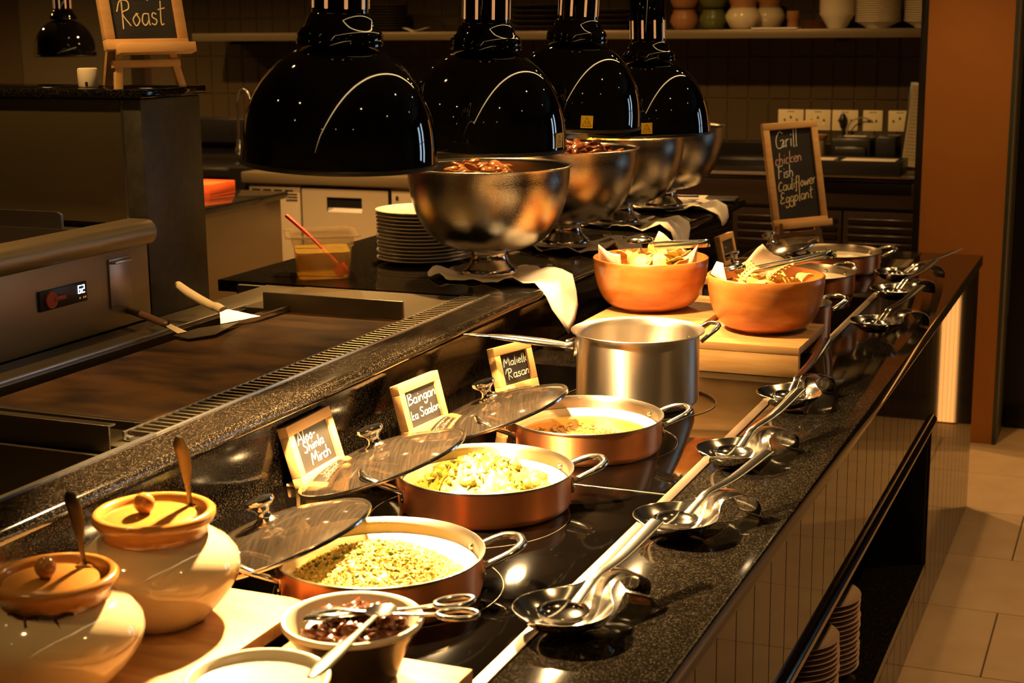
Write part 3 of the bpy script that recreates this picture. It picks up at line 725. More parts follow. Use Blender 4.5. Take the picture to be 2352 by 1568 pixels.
def grains(bm, x, y, r, zf, n, L_, w_, seed):
    rd = random.Random(seed)
    for _ in range(n):
        a = rd.uniform(0, 6.283); q = r * math.sqrt(rd.random()); p = Vector((x + q * math.cos(a), y + q * math.sin(a), zf(q / r) + rd.uniform(0, .004)))
        M = Matrix.Translation(p) @ Euler((rd.uniform(-.7, .7), rd.uniform(-.7, .7), rd.uniform(0, 6))).to_matrix().to_4x4()
        s = rd.uniform(.7, 1.3); v = [bm.verts.new(M @ Vector(c)) for c in ((L_ * s, 0, 0), (0, w_ * s, 0), (0, 0, w_ * s), (0, -w_ * s, 0), (0, 0, -w_ * s), (-L_ * s, 0, 0))]
        for i in range(4):
            a_, b_ = v[1 + i], v[1 + (i + 1) % 4]; bm.faces.new((v[0], a_, b_)); bm.faces.new((v[5], b_, a_))
zb, zt = .919, .970
f_ = lambda q: zb + (zt - zb) * (1 - q ** 1.7)
bm = mound('rice', RICEM, '', '', -.978, 1.828, .128, zb, zt, 2)
grains(bm, -.978, 1.828, .127, f_, 6500, .0048, .0017, 3)
tag(fin(bm, 'rice', RICEM, None, smooth=False), 'yellow rice heaped in the nearest copper pan', 'rice', kind='stuff')
bm = bmesh.new(); grains(bm, -.982, 1.828, .118, lambda q: f_(q) + .002, 200, .0055, .0034, 9)
tag(fin(bm, 'green_herb_bits', GREEN, None, smooth=False), 'small green herb bits scattered on the yellow rice', 'herbs', kind='stuff')
bm = mound('curry', VEG, '', '', -1.006, 2.268, .120, .918, .975, 6, rough=.006)
rd = random.Random(31)
for _ in range(75):
    a = rd.uniform(0, 6.283); q = .118 * math.sqrt(rd.random()); s = rd.uniform(.008, .018)
    blob(bm, (-1.006 + q * math.cos(a), 2.268 + q * math.sin(a), .918 + .056 * (1 - (q / .120) ** 1.7) + .003), (s, s * .8, s * .6), rd.randint(0, 9999), .3, 1)
tag(fin(bm, 'vegetable_curry', VEG, None, ang=80), 'chunky pale potato and pepper curry in the second copper pan', 'curry', kind='stuff')
bm = bmesh.new(); grains(bm, -1.006, 2.268, .105, lambda q: .921 + .056 * (1 - q ** 1.7) + .006, 110, .009, .003, 12)
tag(fin(bm, 'pepper_pieces', GREEN, None, smooth=False), 'green pepper pieces on top of the potato curry', 'pepper', kind='stuff')
tag(LA('soup', SOUP, None, [(0, .9285), (.118, .9285), (.122, .9288)], 64, c=(-.964, 2.6595, 0)), 'thin brown soup in the third copper pan', 'soup', kind='stuff')
bm = bmesh.new(); grains(bm, -.975, 2.630, .085, lambda q: .9285, 240, .006, .0012, 14)
tag(fin(bm, 'soup_herbs', P('dark_herb', (.10, .07, .015), .5), None, smooth=False), 'dark herb flecks floating on the brown soup', 'herbs', kind='stuff')
RAITA = P('white_curd', (.80, .72, .60), .35)
for nm, x, y, lb in (('curd', -.925, 4.93, 'white creamy sauce in the far pan with herbs'), ('curd', -.928, 4.487, 'white creamy sauce in the far pan behind the wooden bowl')):
    tag(LA(nm, RAITA, None, [(0, .934), (.115, .933), (.125, .931)], 48, c=(x, y, 0)), lb, 'sauce', kind='stuff')
bm = bmesh.new(); rd = random.Random(77)
for _ in range(60):
    a = rd.uniform(0, 6.283); q = .055 * math.sqrt(rd.random()); p = Vector((-.965 + q * math.cos(a), 4.91 + q * math.sin(a), .938 + rd.uniform(0, .026)))
    s = rd.uniform(.008, .02); M = Matrix.Translation(p) @ Euler((rd.uniform(-1.2, 1.2), rd.uniform(-1.2, 1.2), rd.uniform(0, 6))).to_matrix().to_4x4()
    bm.faces.new([bm.verts.new(M @ Vector(c)) for c in ((-s, 0, 0), (-s * .3, s * .4, .004), (s, 0, 0), (-s * .3, -s * .4, .004))])
tag(fin(bm, 'leafy_herbs', P('leafy', (.10, .12, .015), .5), None, smooth=False), 'bunch of dark green leafy herbs in the far copper pan', 'herbs', kind='stuff')

# ================================================================== STEEL SAUCEPAN
sp = thing('saucepan', 'tall brushed steel saucepan with long handle, between soup pan and wooden riser', 'saucepan', (-.980, 3.035, .9006))
SPST = P('saucepan_steel', (.74, .66, .56), .44, 1, bump=(50, .015, (1, 1, 30)), aniso=.95)
LA('pot_body', SPST, sp, [(0, 0), (.118, 0), (.127, .004), (.131, .012), (.131, .146), (.134, .151), (.142, .155), (.1425, .157), (.139, .1575), (.129, .150), (.1275, .140), (.1275, .012), (.12, .004), (0, .004)], 96, ang=50)
a = R(203); dx, dy = math.cos(a), math.sin(a)
T('handle', CHROMES, sp, [(dx * d_, dy * d_, z) for d_, z in ((.133, .122), (.155, .124), (.20, .131), (.26, .140), (.31, .146), (.338, .148), (.372, .150))], [.012, .0125, .0145, .015, .012, .006, .007, .0035], flat=.55)
LA('handle_ferrule', CHROMES, sp, [(0, 0), (.020, 0), (.021, .006), (.017, .010), (.014, .024), (0, .026)], 24, M=Matrix.Translation((dx * .130, dy * .130, .121)) @ Vector((dx, dy, .05)).to_track_quat('Z', 'Y').to_matrix().to_4x4())
M = Matrix.Rotation(R(38), 4, 'Z')
T('helper_handle', CHROMES, sp, [M @ Vector(p) for p in ((.131, -.034, .128), (.146, -.035, .140), (.172, -.026, .155), (.182, 0, .158), (.172, .026, .155), (.146, .035, .140), (.131, .034, .128))], .0062, flat=.7)
for aa in (28, 48, 195, 211):
    LA('rivet', CHROMES, sp, [(0, .003), (.004, .002), (.005, 0)], 12, M=Matrix.Rotation(R(aa), 4, 'Z') @ Matrix.Translation((.1275, 0, .125)) @ Matrix.Rotation(R(-90), 4, 'Y'))

# ================================================================== WOODEN RISERS, BOWLS
def riser(label, x0, x1, y0, y1, zt, zb=.9006, slab=.019):
    t = thing('wooden_riser', label, 'riser', ((x0 + x1) / 2, (y0 + y1) / 2, zb), group='pale wooden serving risers')
    BB('top_board', WOOD, t, x0, x1, y0, y1, zt - slab, zt, .0015)
    BB('leg_board', WOODX, t, x0 + .001, x1 - .001, y0 + .0005, y0 + .020, zb, zt - slab, .001)
    BB('leg_board', WOODX, t, x0 + .001, x1 - .001, y1 - .020, y1 - .0005, zb, zt - slab, .001)
    return t
riser('pale wooden riser under the right wooden bowl', -.962, -.702, 3.36, 3.655, .972)
riser('pale wooden riser under the left wooden bowl, behind the saucepan', -1.247, -.968, 3.385, 3.868, .985)
riser('pale wooden riser carrying the two lidded jars', -1.33, -1.000, .98, 1.680, .942)
riser('pale wooden riser corner carrying the sauce bowls', -.955, -.706, .98, 1.555, .942)
def wood_bowl(label, x, y, z, r, h):
    t = thing('wooden_bowl', label, 'bowl', (x, y, z), group='round wooden snack bowls')
    out = [(0, .002), (r * .42, 0), (r * .50, .001), (r * .50, .006)]
    for i in range(1, 13):
        a = i / 12 * math.pi / 2 * .96; out.append((r * .52 + r * .485 * math.sin(a) ** .80, .006 + (h - .006) * (1 - math.cos(a)) / (1 - math.cos(math.pi / 2 * .96))))
    inn = [(q[0] - .009, max(q[1], .015) - .001) for q in out[4:]][::-1]; inn[0] = (out[-1][0] - .006, h + .001)
    LA('bowl_body', WOODB, t, out + [(out[-1][0] - .002, h + .0015)] + inn + [(0, .014)], 80, ang=60)
    return t
wood_bowl('left wooden bowl, holding yellow potato crisps and tongs', -1.146, 3.651, .9855, .145, .130)
wood_bowl('right wooden bowl, holding lattice crackers and tongs', -.825, 3.545, .9725, .139, .132)
def liner(lb, pts):
    bm = bmesh.new(); v = [bm.verts.new(p) for p in pts]; bm.faces.new(v[:3]); bm.faces.new((v[0], v[2], v[3]))
    bmesh.ops.subdivide_edges(bm, edges=bm.edges[:], cuts=4, use_grid_fill=True)
    c = sum((v_.co for v_ in bm.verts), Vector()) / len(bm.verts)
    for v_ in bm.verts: v_.co += Vector((0, 0, 1)) * .004 * math.sin(90 * v_.co.x + 60 * v_.co.y) + Vector((0, -1, 0)) * .010 * math.cos((v_.co - c).length * 28)
    o = fin(bm, 'paper_liner', PAPER, None, ang=80); s_ = o.modifiers.new('t', 'SOLIDIFY'); s_.thickness = .0006
    return tag(o, lb, 'paper', 'paper liners in the wooden bowls')
A = Vector((-1.146, 3.651, 1.115)); Bc = Vector((-.825, 3.545, 1.104))
liner('crumpled paper liner corner at the left side of the left wooden bowl', [A + Vector(p) for p in ((-.128, -.03, .028), (-.125, -.035, -.02), (-.055, -.06, -.03), (-.065, -.04, .008))])
liner('paper liner corner standing up at the back of the left wooden bowl', [A + Vector(p) for p in ((.00, .07, .055), (-.035, .07, -.01), (.07, .10, -.01), (.045, .095, .028))])
liner('pointed paper liner corner at the right side of the left wooden bowl', [A + Vector(p) for p in ((.126, -.01, .036), (.060, -.04, -.02), (.115, -.045, -.02), (.124, -.01, -.01))])
liner('paper liner corner folded at the left side of the right wooden bowl', [Bc + Vector(p) for p in ((-.110, -.035, .030), (-.125, -.035, .004), (-.070, -.09, -.012), (-.090, -.05, .028))])
liner('square paper liner corner standing at the back of the right wooden bowl', [Bc + Vector(p) for p in ((-.030, .085, .060), (-.085, .07, .004), (-.02, .085, -.02), (.045, .09, .010))])
def chip(seed, c, s, lattice=False):
    rd = random.Random(seed); bm = bmesh.new(); n = 12
    bmesh.ops.create_grid(bm, x_segments=n, y_segments=n, size=1)
    k1, k2 = rd.uniform(.25, .55) * rd.choice((-1, 1)), rd.uniform(.1, .35)
    for v in bm.verts:
        x, y = v.co.x, v.co.y
        if not lattice: q = 1 / max(1, math.sqrt(x * x + y * y)) ; x *= q * (1 - .1 * y * y); y *= q * .8
        v.co = Vector((x * s, y * s, s * (k1 * x * x - k2 * y * y + .06 * math.sin(6 * x + seed))))
    bmesh.ops.transform(bm, matrix=Matrix.Translation(c) @ Euler((rd.uniform(-.7, .7), rd.uniform(-.6, .6), rd.uniform(0, 6))).to_matrix().to_4x4(), verts=bm.verts)
    if lattice:
        fs = [f for i, f in enumerate(bm.faces) if (i % n) % 2 == 1 and (i // n) % 2 == 1]; bmesh.ops.delete(bm, geom=fs, context='FACES_ONLY')
    o = fin(bm, 'cracker' if lattice else 'potato_crisp', CHIP if lattice else P('crisp', (.88, .66, .20), .45), None, ang=80)
    s_ = o.modifiers.new('t', 'SOLIDIFY'); s_.thickness = .0016
    return o
rd = random.Random(8)
for i in range(26):
    a = rd.uniform(0, 6.283); q = .085 * math.sqrt(rd.random()); h_ = .012 * (1 - (q / .085) ** 2)
    o = chip(100 + i, (A.x + .012 + q * math.cos(a), A.y - .01 + q * math.sin(a), A.z - .014 + h_ + (i % 3) * .006), rd.uniform(.024, .036))
    tag(o, 'curled yellow potato crisp in the left wooden bowl', 'crisp', 'potato crisps in the left wooden bowl')
for i in range(20):
    a = rd.uniform(0, 6.283); q = .085 * math.sqrt(rd.random())
    o = chip(300 + i, (Bc.x + .012 + q * math.cos(a), Bc.y - .02 + q * math.sin(a), Bc.z - .016 + (i % 3) * .005), rd.uniform(.022, .030))
    o.name = 'cracker'; tag(o, 'round pale cracker in the right wooden bowl', 'cracker', 'crackers in the right wooden bowl')
for c, s, sd, lb in (((-.03, -.055, .016), .024, 5, 'lattice cracker standing upright near the left paper corner'), ((.050, -.050, .020), .030, 12, 'largest lattice cracker, raised at the right of the wooden bowl')):
    o = chip(sd, Bc + Vector(c), s, True); tag(o, lb, 'cracker', 'crackers in the right wooden bowl')
# tongs lying in the wooden bowls
def tongs(label, pa, pb, spread, group='serving tongs', bowl_r=.024):
    """pa = head end, pb = hinge end (world)"""
    pa, pb = Vector(pa), Vector(pb); d = (pb - pa); L_ = d.length; t = thing('serving_tongs', label, 'tongs', pa, group=group)
    t.rotation_euler = d.to_track_quat('X', 'Z').to_euler()
    for s in (1, -1):
        T('arm', CHROMES, t, [(.03, s * spread * .8, s * .003), (.07, s * spread, s * .004), (L_ * .6, s * spread * .9, s * .003), (L_ * .95, s * .008, 0), (L_, 0, 0)], [.004, .005, .006, .009, .010], flat=.28, up=(0, 1, 0), M=None)
    M = Matrix.Translation((.012, spread, 0)) @ Matrix.Rotation(R(-90), 4, 'X')
    pr = [(bowl_r * math.sin(i / 8 * math.pi / 2), -bowl_r * .5 * math.cos(i / 8 * math.pi / 2)) for i in range(9)]
    LA('spoon_head', CHROME, t, pr + [(q[0] * .95, q[1] + .0012) for q in pr[::-1]], 32, M=Matrix.Translation((.010, 0, .010)) @ Matrix.Rotation(R(180), 4, 'X') @ Matrix.Diagonal((1.25, 1, 1.1, 1)))
    bm = bmesh.new()
    for k in range(-2, 3): tube(bm, [(.0, k * .006, -.012), (-.014, k * .007, -.010)], .0014, smooth=0, n=6)
    fin(bm, 'fork_tines', CHROME, t)
    return t
tongs('steel tongs with round head lying across the left wooden bowl', (-1.185, 3.655, 1.142), (-1.010, 3.70, 1.150), .010, bowl_r=.027)
tongs('steel tongs rising from the right wooden bowl of crackers', (-.895, 3.500, 1.110), (-.665, 3.515, 1.166), .008, bowl_r=.022)

# ================================================================== SPOON RESTS AND LADLES
def spoon_rest(label, x, y, yaw, s=1.0):
    t = thing('spoon_rest', label, 'spoon rest', (x, y, .9008), R(yaw), group='polished steel spoon rests'); t.scale = (s,) * 3
    # centre line in local X: dish -> neck -> arched tail touching the counter
    st = []
    for i in range(15):      # dish
        X = -.0595 + .119 * i / 14; q = max(.0, 1 - (X / .0595) ** 2)
        st.append([X, .0595 * math.sqrt(q) if i else .004, .0015 + .0275 * (1 - q) ** 1.3, .030])
    nk = [(.058, .028, .026, .033), (.068, .021, .033, .036), (.080, .018, .038, .039), (.092, .019, .040, .040), (.104, .0215, .041, .040), (.116, .0245, .041, .038), (.127, .0265, .038, .034), (.136, .027, .031, .028), (.143, .026, .022, .020), (.148, .023, .011, .010), (.150, .018, .0005, .0005)]
    st = st[:12] + [[.048, .037, .016, .031]] + [list(q) for q in nk]
    bm = bmesh.new(); prev = None; m_ = 17
    for X, W, zc, ze in st:
        row = []
        for k in range(m_):
            u = -1 + 2 * k / (m_ - 1); row.append(bm.verts.new((X, W * math.sin(u * math.pi / 2) if X < .05 else W * u, zc + (ze - zc) * (abs(math.sin(u * math.pi / 2)) ** 2.4 if X < .05 else u * u))))
        if prev:
            for k in range(m_ - 1): bm.faces.new((prev[k], prev[k + 1], row[k + 1], row[k]))
        prev = row
    o = fin(bm, 'rest_body', CHROME, t, ang=80); s_ = o.modifiers.new('t', 'SOLIDIFY'); s_.thickness = .0012; s_.offset = 1
    s2 = o.modifiers.new('s', 'SUBSURF'); s2.levels = s2.render_levels = 1
    return t
def ladle(label, x, y, end):
    """bowl sits in the dish at (x, y); handle runs to the world point end"""
    t = thing('ladle', label, 'ladle', (x, y, .9095), group='steel ladles on spoon rests')
    e = Vector(end) - Vector((x, y, .9095)); d2 = Vector((e.x, e.y, 0)).normalized(); r = .036
    pr = [(r * math.sin(i / 8 * math.pi / 2), .022 - .019 * math.cos(i / 8 * math.pi / 2)) for i in range(9)]
    LA('ladle_bowl', CHROME, t, pr + [(q[0] * .97, q[1] + .001) for q in pr[::-1]], 40)
    T('ladle_handle', CHROMES, t, [d2 * (r - .004) + Vector((0, 0, .021)), d2 * .060 + Vector((0, 0, .034)), d2 * .085 + Vector((0, 0, .044)), e * .6 + Vector((0, 0, .006)), e], [.009, .008, .0085, .0105, .0125], flat=.16)
    return t
RS = [(-.6814, 1.7948, 73.6, (-.6271, 2.0419, .985), 'nearest'), (-.6514, 2.2191, 62, (-.5613, 2.4613, .985), 'second'), (-.664, 2.6265, 67.4, (-.6052, 2.9182, .985), 'third'),
      (-.6633, 3.0854, 76, (-.6514, 3.4228, .985), 'fourth'), (-.6246, 3.9362, 55, (-.5492, 4.2176, .985), 'fifth'), (-.6568, 4.4292, 63, (-.5725, 4.6945, .985), 'sixth'), (-.6953, 4.7451, 50, (-.5325, 4.9556, .985), 'farthest')]
WHERE = ['beside the rice pan', 'beside the potato curry pan', 'beside the soup pan', 'before the right wooden riser', 'right of the small copper pot', 'beside the far sauce pan', 'beside the far herb pan']
for (x, y, yaw, e, nm), wh in zip(RS, WHERE):
    spoon_rest('%s chrome spoon rest, %s, with arched tail' % (nm, wh), x, y, yaw, 1.16)
    ladle('steel ladle lying in the %s spoon rest, %s' % (nm, wh), x, y, e)

# ================================================================== NEAR JARS AND SAUCE BOWLS
def jar(label, x, y, z, s, rz, stain=False):
    t = thing('lidded_jar', label, 'jar', (x, y, z), R(rz)); t.scale = (s,) * 3
    b = [(0, 0), (.054, 0), (.060, .003), (.075, .018), (.092, .038), (.103, .056), (.107, .072), (.104, .087), (.093, .101), (.078, .111), (.068, .117)]
    LA('jar_body', CREAM, t, b + [(.064, .116), (.064, .08), (0, .08)], 96, ang=60)
    LA('jar_collar', OCHRE, t, [(.067, .110), (.069, .112), (.0665, .119), (.068, .126), (.0745, .134), (.0785, .139), (.0785, .146), (.0745, .1495), (.069, .149), (.066, .145), (.0645, .138), (.0645, .118)], 96, ang=60)
    lp = [(0, .147), (.03, .1465), (.052, .1445), (.0585, .142), (.0595, .139), (.056, .136), (0, .136)]
    ld = LA('jar_lid', OCHRE, t, lp, 64, ang=50, c=(-.004, -.004, 0)); ld.rotation_euler = (0, 0, 0)
    kb = LA('lid_knob', OCHRE, t, [(0, .145), (.006, .146), (.008, .149)] + [(.0135 * math.sin(R(a)), .1605 - .0135 * math.cos(R(a))) for a in range(35, 181, 12)] + [(0, .174)], 32, c=(-.008, -.010, 0), ang=60)
    if stain:
        bm = bmesh.new()
        tube(bm, [(.0695 * math.cos(R(k)), .0695 * math.sin(R(k)), .1165 - .002 * math.sin(k)) for k in range(-135, -60, 8)], [.001, .0032, .002, .003, .001], smooth=3, n=6)
        for aa, z0, z1 in ((-100, .118, .093), (-82, .116, .104), (-112, .117, .108)):
            pts = []
            for k in range(6):
                zz = z0 + (z1 - z0) * k / 5; rr_ = .0685 + (.118 - zz) * .98 if zz < .118 else .0685
                rr_ = {0: .0680, 1: .0705, 2: .0755, 3: .0815, 4: .087, 5: .0925}[k] if z0 - z1 > .02 else rr_ + .0015
                pts.append((rr_ * math.cos(R(aa + k)), rr_ * math.sin(R(aa + k)), zz))
            tube(bm, pts, [.0022, .0015, .0025], smooth=3, n=6)
        tag(fin(bm, 'sauce_drips', P('dark_drip', (.06, .02, .01), .25), t), None, None, kind='stuff')
    return t
JA = (-1.151, 1.551, .9425); JB = (-1.138, 1.338, .9425)
jar('cream glazed jar with ochre lid, farther one, nearer the glass lids', *JA, 1.0, 10)
jar('cream glazed jar with ochre lid and dark drips, nearest the picture corner', *JB, .93, 30, True)
SPD = P('dull_spoon', (.085, .072, .045), .38, .8)
def spoon_handle(label, p0, p1, wide=.0085, tip_up=(0, -1, .1)):
    t = thing('serving_spoon', label, 'spoon', p0); d = Vector(p1) - Vector(p0)
    T('spoon_handle', SPD, t, [(0, 0, 0), d * .3, d * .6 + Vector((0, .002, 0)), d * .85, d], [.0038, .0045, wide * .85, wide, wide * .45], flat=.28, up=tip_up, n=14)
    M = Matrix.Translation(-d.normalized() * .022) @ d.to_track_quat('X', 'Z').to_matrix().to_4x4()
    LA('spoon_bowl', CHROMES, t, [(0, -.006), (.010, -.004), (.017, 0), (.0175, .001), (.010, -.003), (0, -.005)], 24, M=M @ Matrix.Diagonal((1.5, 1, 1, 1)))
    return t
spoon_handle('steel spoon standing upright in the farther lidded jar', (-1.126, 1.597, 1.085), (-1.112, 1.560, 1.190), .0125)
spoon_handle('steel spoon standing upright in the nearest lidded jar', (-1.126, 1.378, 1.08), (-1.108, 1.340, 1.182), .0125)

BLKG = P('dark_glaze', (.006, .004, .003), .25, spec=.25, noise=(4, (.014, .009, .004), .5))
mb = thing('sauce_bowl', 'tall dark glazed bowl with cream rim, full of dark chilli meat', 'bowl', (-.830, 1.487, .9425))
r = .083
LA('bowl_outer', BLKG, mb, [(0, 0), (.048, 0), (.052, .004), (.060, .025), (.070, .048), (.079, .060), (.0828, .0665)], 80, ang=60)
LA('bowl_rim', WHITEM, mb, [(.0815, .0655), (.0838, .067), (.0845, .070), (.083, .0735), (.079, .0735), (.076, .070), (.072, .060), (.062, .035), (.05, .02), (0, .018)], 80, ang=60)
bm = bmesh.new(); rd = random.Random(17)
for _ in range(90):
    a = rd.uniform(0, 6.283); q = .055 * math.sqrt(rd.random()); s = rd.uniform(.006, .013)
    cx, cy = -.822 + q * math.cos(a), 1.485 + q * math.sin(a)
    blob(bm, (cx, cy, .9425 + .052 + .014 * (1 - (q / .062) ** 2) + rd.uniform(0, .004) + .006 * (cy > 1.49)), (s * 1.5, s * .8, s * .65), rd.randint(0, 9999), .35, 1)
for _ in range(26):
    a = rd.uniform(0, 6.283); q = .035 * math.sqrt(rd.random()); p = Vector((-.822 + q * math.cos(a), 1.495 + q * math.sin(a), .9425 + .068)); d = Vector((rd.uniform(-1, 1), rd.uniform(-1, 1), rd.uniform(0, .5))) * .018
    tube(bm, [p - d, p + Vector((0, 0, .004)), p + d], [.001, .0035, .0012], n=6, smooth=3)
tag(fin(bm, 'chilli_meat', MEATD, None, ang=80), 'dark glossy chilli meat strips heaped in the dark glazed bowl', 'meat', kind='stuff')
# scissor tongs across the meat bowl
st_ = thing('scissor_tongs', 'steel scissor tongs with two finger loops across the dark bowl', 'tongs', (-.800, 1.490, 1.022))
for s, e in ((1, (.082, .070, .004)), (-1, (.103, .036, .002))):
    e = Vector(e); d = e.normalized(); n_ = Vector((-d.y, d.x, 0))
    T('arm', CHROMES, st_, [(-.078, -.020 + s * .006, -.006), (-.05, -.014 + s * .010, .0), (-.015, -s * .002, .002 * s), e * .45, e * .66], [.009, .007, .005, .0045, .004], flat=.4)
    c = e * .66 + d * .024
    T('finger_loop', CHROMES, st_, [c + d * .024 * math.cos(R(k)) + n_ * .0135 * math.sin(R(k)) for k in range(180, 541, 30)], .0032, smooth=4)
LA('pivot', CHROME, st_, [(0, .006), (.004, .005), (.005, 0), (.005, -.006), (0, -.006)], 16)
spoon_handle('dull steel spoon slanting from the dark bowl over the white bowl', (-.782, 1.455, 1.036), (-.745, 1.245, 1.055), .0105, (0, 0, 1))
wbw = thing('white_bowl', 'wide cream bowl of white sauce in front of the dark bowl', 'bowl', (-.838, 1.290, .9425))
LA('bowl_body', WHITEM, wbw, [(0, 0), (.04, 0), (.044, .004), (.058, .03), (.072, .060), (.078, .074), (.0785, .078), (.076, .0795), (.072, .078), (.066, .068), (.05, .03), (.03, .02), (0, .018)], 80, ang=60)
tag(LA('white_sauce', P('sauce_white', (.85, .78, .62), .25), None, [(0, 0), (.068, 0), (.0705, .001)], 64, c=(-.838, 1.290, 1.0125)), 'smooth white sauce filling the wide cream bowl', 'sauce', kind='stuff')

# ================================================================== CHALK SIGNS ON THE COUNTER
def chalk_sign(label, x, y, yaw, w_, h_, lean, lines, z=.9006, lw=.0024, col=CHALKW, deep=.020):
    t = thing('chalk_sign', label, 'sign', (x, y, z), R(yaw), group='small chalkboard dish signs')
    M = Matrix.Translation((0, 0, .004)) @ Matrix.Rotation(R(-lean), 4, 'X')
    b = .019
    bm = bmesh.new()
    box(bm, -w_ / 2, w_ / 2, 0, deep, 0, b, .0015, M); fin(bm, 'frame_rail', PINE, t)
    bm = bmesh.new(); box(bm, -w_ / 2, w_ / 2, 0, deep, h_ - b, h_, .0015, M); fin(bm, 'frame_rail', PINE, t)
    for s in (-1, 1):
        bm = bmesh.new(); xx = s * (w_ / 2 - b / 2); box(bm, xx - b / 2, xx + b / 2, .0002, deep - .0002, b, h_ - b, .0012, M); fin(bm, 'frame_rail', PINE, t)
    bm = bmesh.new(); box(bm, -w_ / 2 + b, w_ / 2 - b, .006, .010, b, h_ - b, 0, M); bd = fin(bm, 'chalkboard', CHALK, t, smooth=False)
    bm = text_bm(lines, lw, 1.75); bmesh.ops.transform(bm, matrix=M @ Matrix.Translation((-w_ / 2 + b + .006, .0057, b + .002)), verts=bm.verts)
    fin(bm, 'chalk_lettering', col, bd, smooth=False)
    for q in (-1, 1): B('foot', PINE, t, q * w_ * .42 - .007, q * w_ * .42 + .007, -.012, .040, 0, .0055, .001)
    return t
chalk_sign('chalk sign reading Aloo- Shimla Mirch, beside the brown-topped jars', -1.330, 2.305, 92, .165, .112, 17,
           [('Aloo-', .006, .050, .021, .02), ('Shimla', .018, .031, .019, .05), ('Mirch', .034, .006, .021, .05)])
chalk_sign('chalk sign reading Baingan ka Saalan, the middle one by the wall', -1.283, 2.645, 85, .155, .110, 15,
           [('Baingan', .003, .042, .022, .03), ('ka Saalan', .003, .012, .018, .03)])
chalk_sign('chalk sign reading Maliella Rasam, under the saucepan handle', -1.243, 3.022, 73, .128, .106, 15,
           [('Maliella', .004, .038, .019, .05), ('Rasam', .008, .010, .021, .04)], lw=.0018)
chalk_sign('far small chalk sign between the two wooden bowls, seen at an angle', -1.253, 4.890, 86, .140, .105, 12,
           [('Rasam', .02, .036, .016, .05), ('Rice', .02, .012, .016, .05)] if False else [('--', .02, .036, .016, .05)], lw=.0012)
chalk_sign('small chalk sign half hidden behind the left wooden bowl', -1.10, 4.10, 200, .11, .10, 10, [('-', .02, .03, .016, .05)], lw=.001)

def easel(label, x, y, z, yaw, lines_by_mat, s=1.0, tilt=0, w_=.200, h_=.345):
    t = thing('chalk_easel', label, 'easel', (x, y, z), R(yaw)); t.scale = (s,) * 3
    M = Matrix.Rotation(R(-13), 4, 'X') @ Matrix.Rotation(R(tilt), 4, 'Y'); b = .023; z0 = .082
    def rail(nm, a): bm = bmesh.new(); box(bm, *a, .0015, M); return fin(bm, nm, PINE, t)
    rail('frame_rail', (-w_ / 2, w_ / 2, -.018, 0, z0, z0 + b)); rail('frame_rail', (-w_ / 2, w_ / 2, -.018, 0, z0 + h_ - b, z0 + h_))
    for q in (-1, 1): xx = q * (w_ / 2 - b / 2); rail('frame_rail', (xx - b / 2, xx + b / 2, -.0178, -.0002, z0 + b, z0 + h_ - b))
    bm = bmesh.new(); box(bm, -w_ / 2 + b, w_ / 2 - b, -.010, -.006, z0 + b, z0 + h_ - b, 0, M); bd = fin(bm, 'chalkboard', CHALK, t, smooth=False)
    for mt, lines in lines_by_mat:
        bm = text_bm(lines, .0028); bmesh.ops.transform(bm, matrix=M @ Matrix.Translation((-w_ / 2 + b, -.0105, z0 + b)), verts=bm.verts)
        fin(bm, 'chalk_lettering', mt, bd, smooth=False)
    rail('ledge', (-w_ * .40, w_ * .52, -.040, -.012, z0 - .012, z0 + .010))
    for q in (-1, 1):
        bm = bmesh.new(); v = box(bm, -.009, .009, .001, .012, 0, .33, .001)
        Ml = M @ Matrix.Translation((q * .078, 0, -.003)) @ Matrix.Rotation(R(-q * 9), 4, 'Y'); bmesh.ops.transform(bm, matrix=Ml, verts=bm.verts); fin(bm, 'leg', PINE, t)
    rail('cross_bar', (-.085, .080, -.002, .010, .046, .062))
    bm = bmesh.new(); box(bm, -.010, .010, 0, .011, 0, .34, .001); bmesh.ops.transform(bm, matrix=Matrix.Translation((-.02, .165, 0)) @ Matrix.Rotation(R(17), 4, 'X'), verts=bm.verts)
    fin(bm, 'rear_leg', PINE, t)
    T('hinge', DARKMET, t, [M @ Vector(p) for p in ((-.03, .010, .31), (.0, .014, .31))], .004, smooth=0)
    return t
easel('tall pine easel with chalk menu headed Grill at the counter end', -1.115, 5.335, .9006, 39,
      [(CHALKW, [('Grill', .018, .235, .055, .10)]), (CHALKP, [('chicken', .010, .180, .040, .10)]), (CHALKW, [('Fish', .014, .135, .042, .10)]),
       (CHALKY, [('Cauliflower', .010, .092, .038, .14)]), (CHALKY, [('Eggplant', .012, .050, .040, .12)]), (CHALKW, [('-', .030, .205, .11, .12)])], tilt=-2.5, s=1.06)
easel('pine easel with chalk menu ending in Roast, on the tall black unit', -2.040, 2.835, 1.5665, 64,
      [(CHALKY, [('Tenderloin', .006, .088, .036, .0), ('Roast', .020, .028, .055, .04)])], tilt=0, s=1.0)
cup = thing('white_cup', 'small white pot with dark slot standing on the tall black unit', 'cup', (-2.215, 2.84, 1.5665))
LA('cup_body', WHITEM, cup, [(0, 0), (.021, 0), (.0225, .003), (.0232, .036), (.022, .041), (.018, .0425), (0, .0425)], 32, ang=50)
B('dark_slot', BLKM, cup, .008, .013, -.0215, -.017, .002, .012)

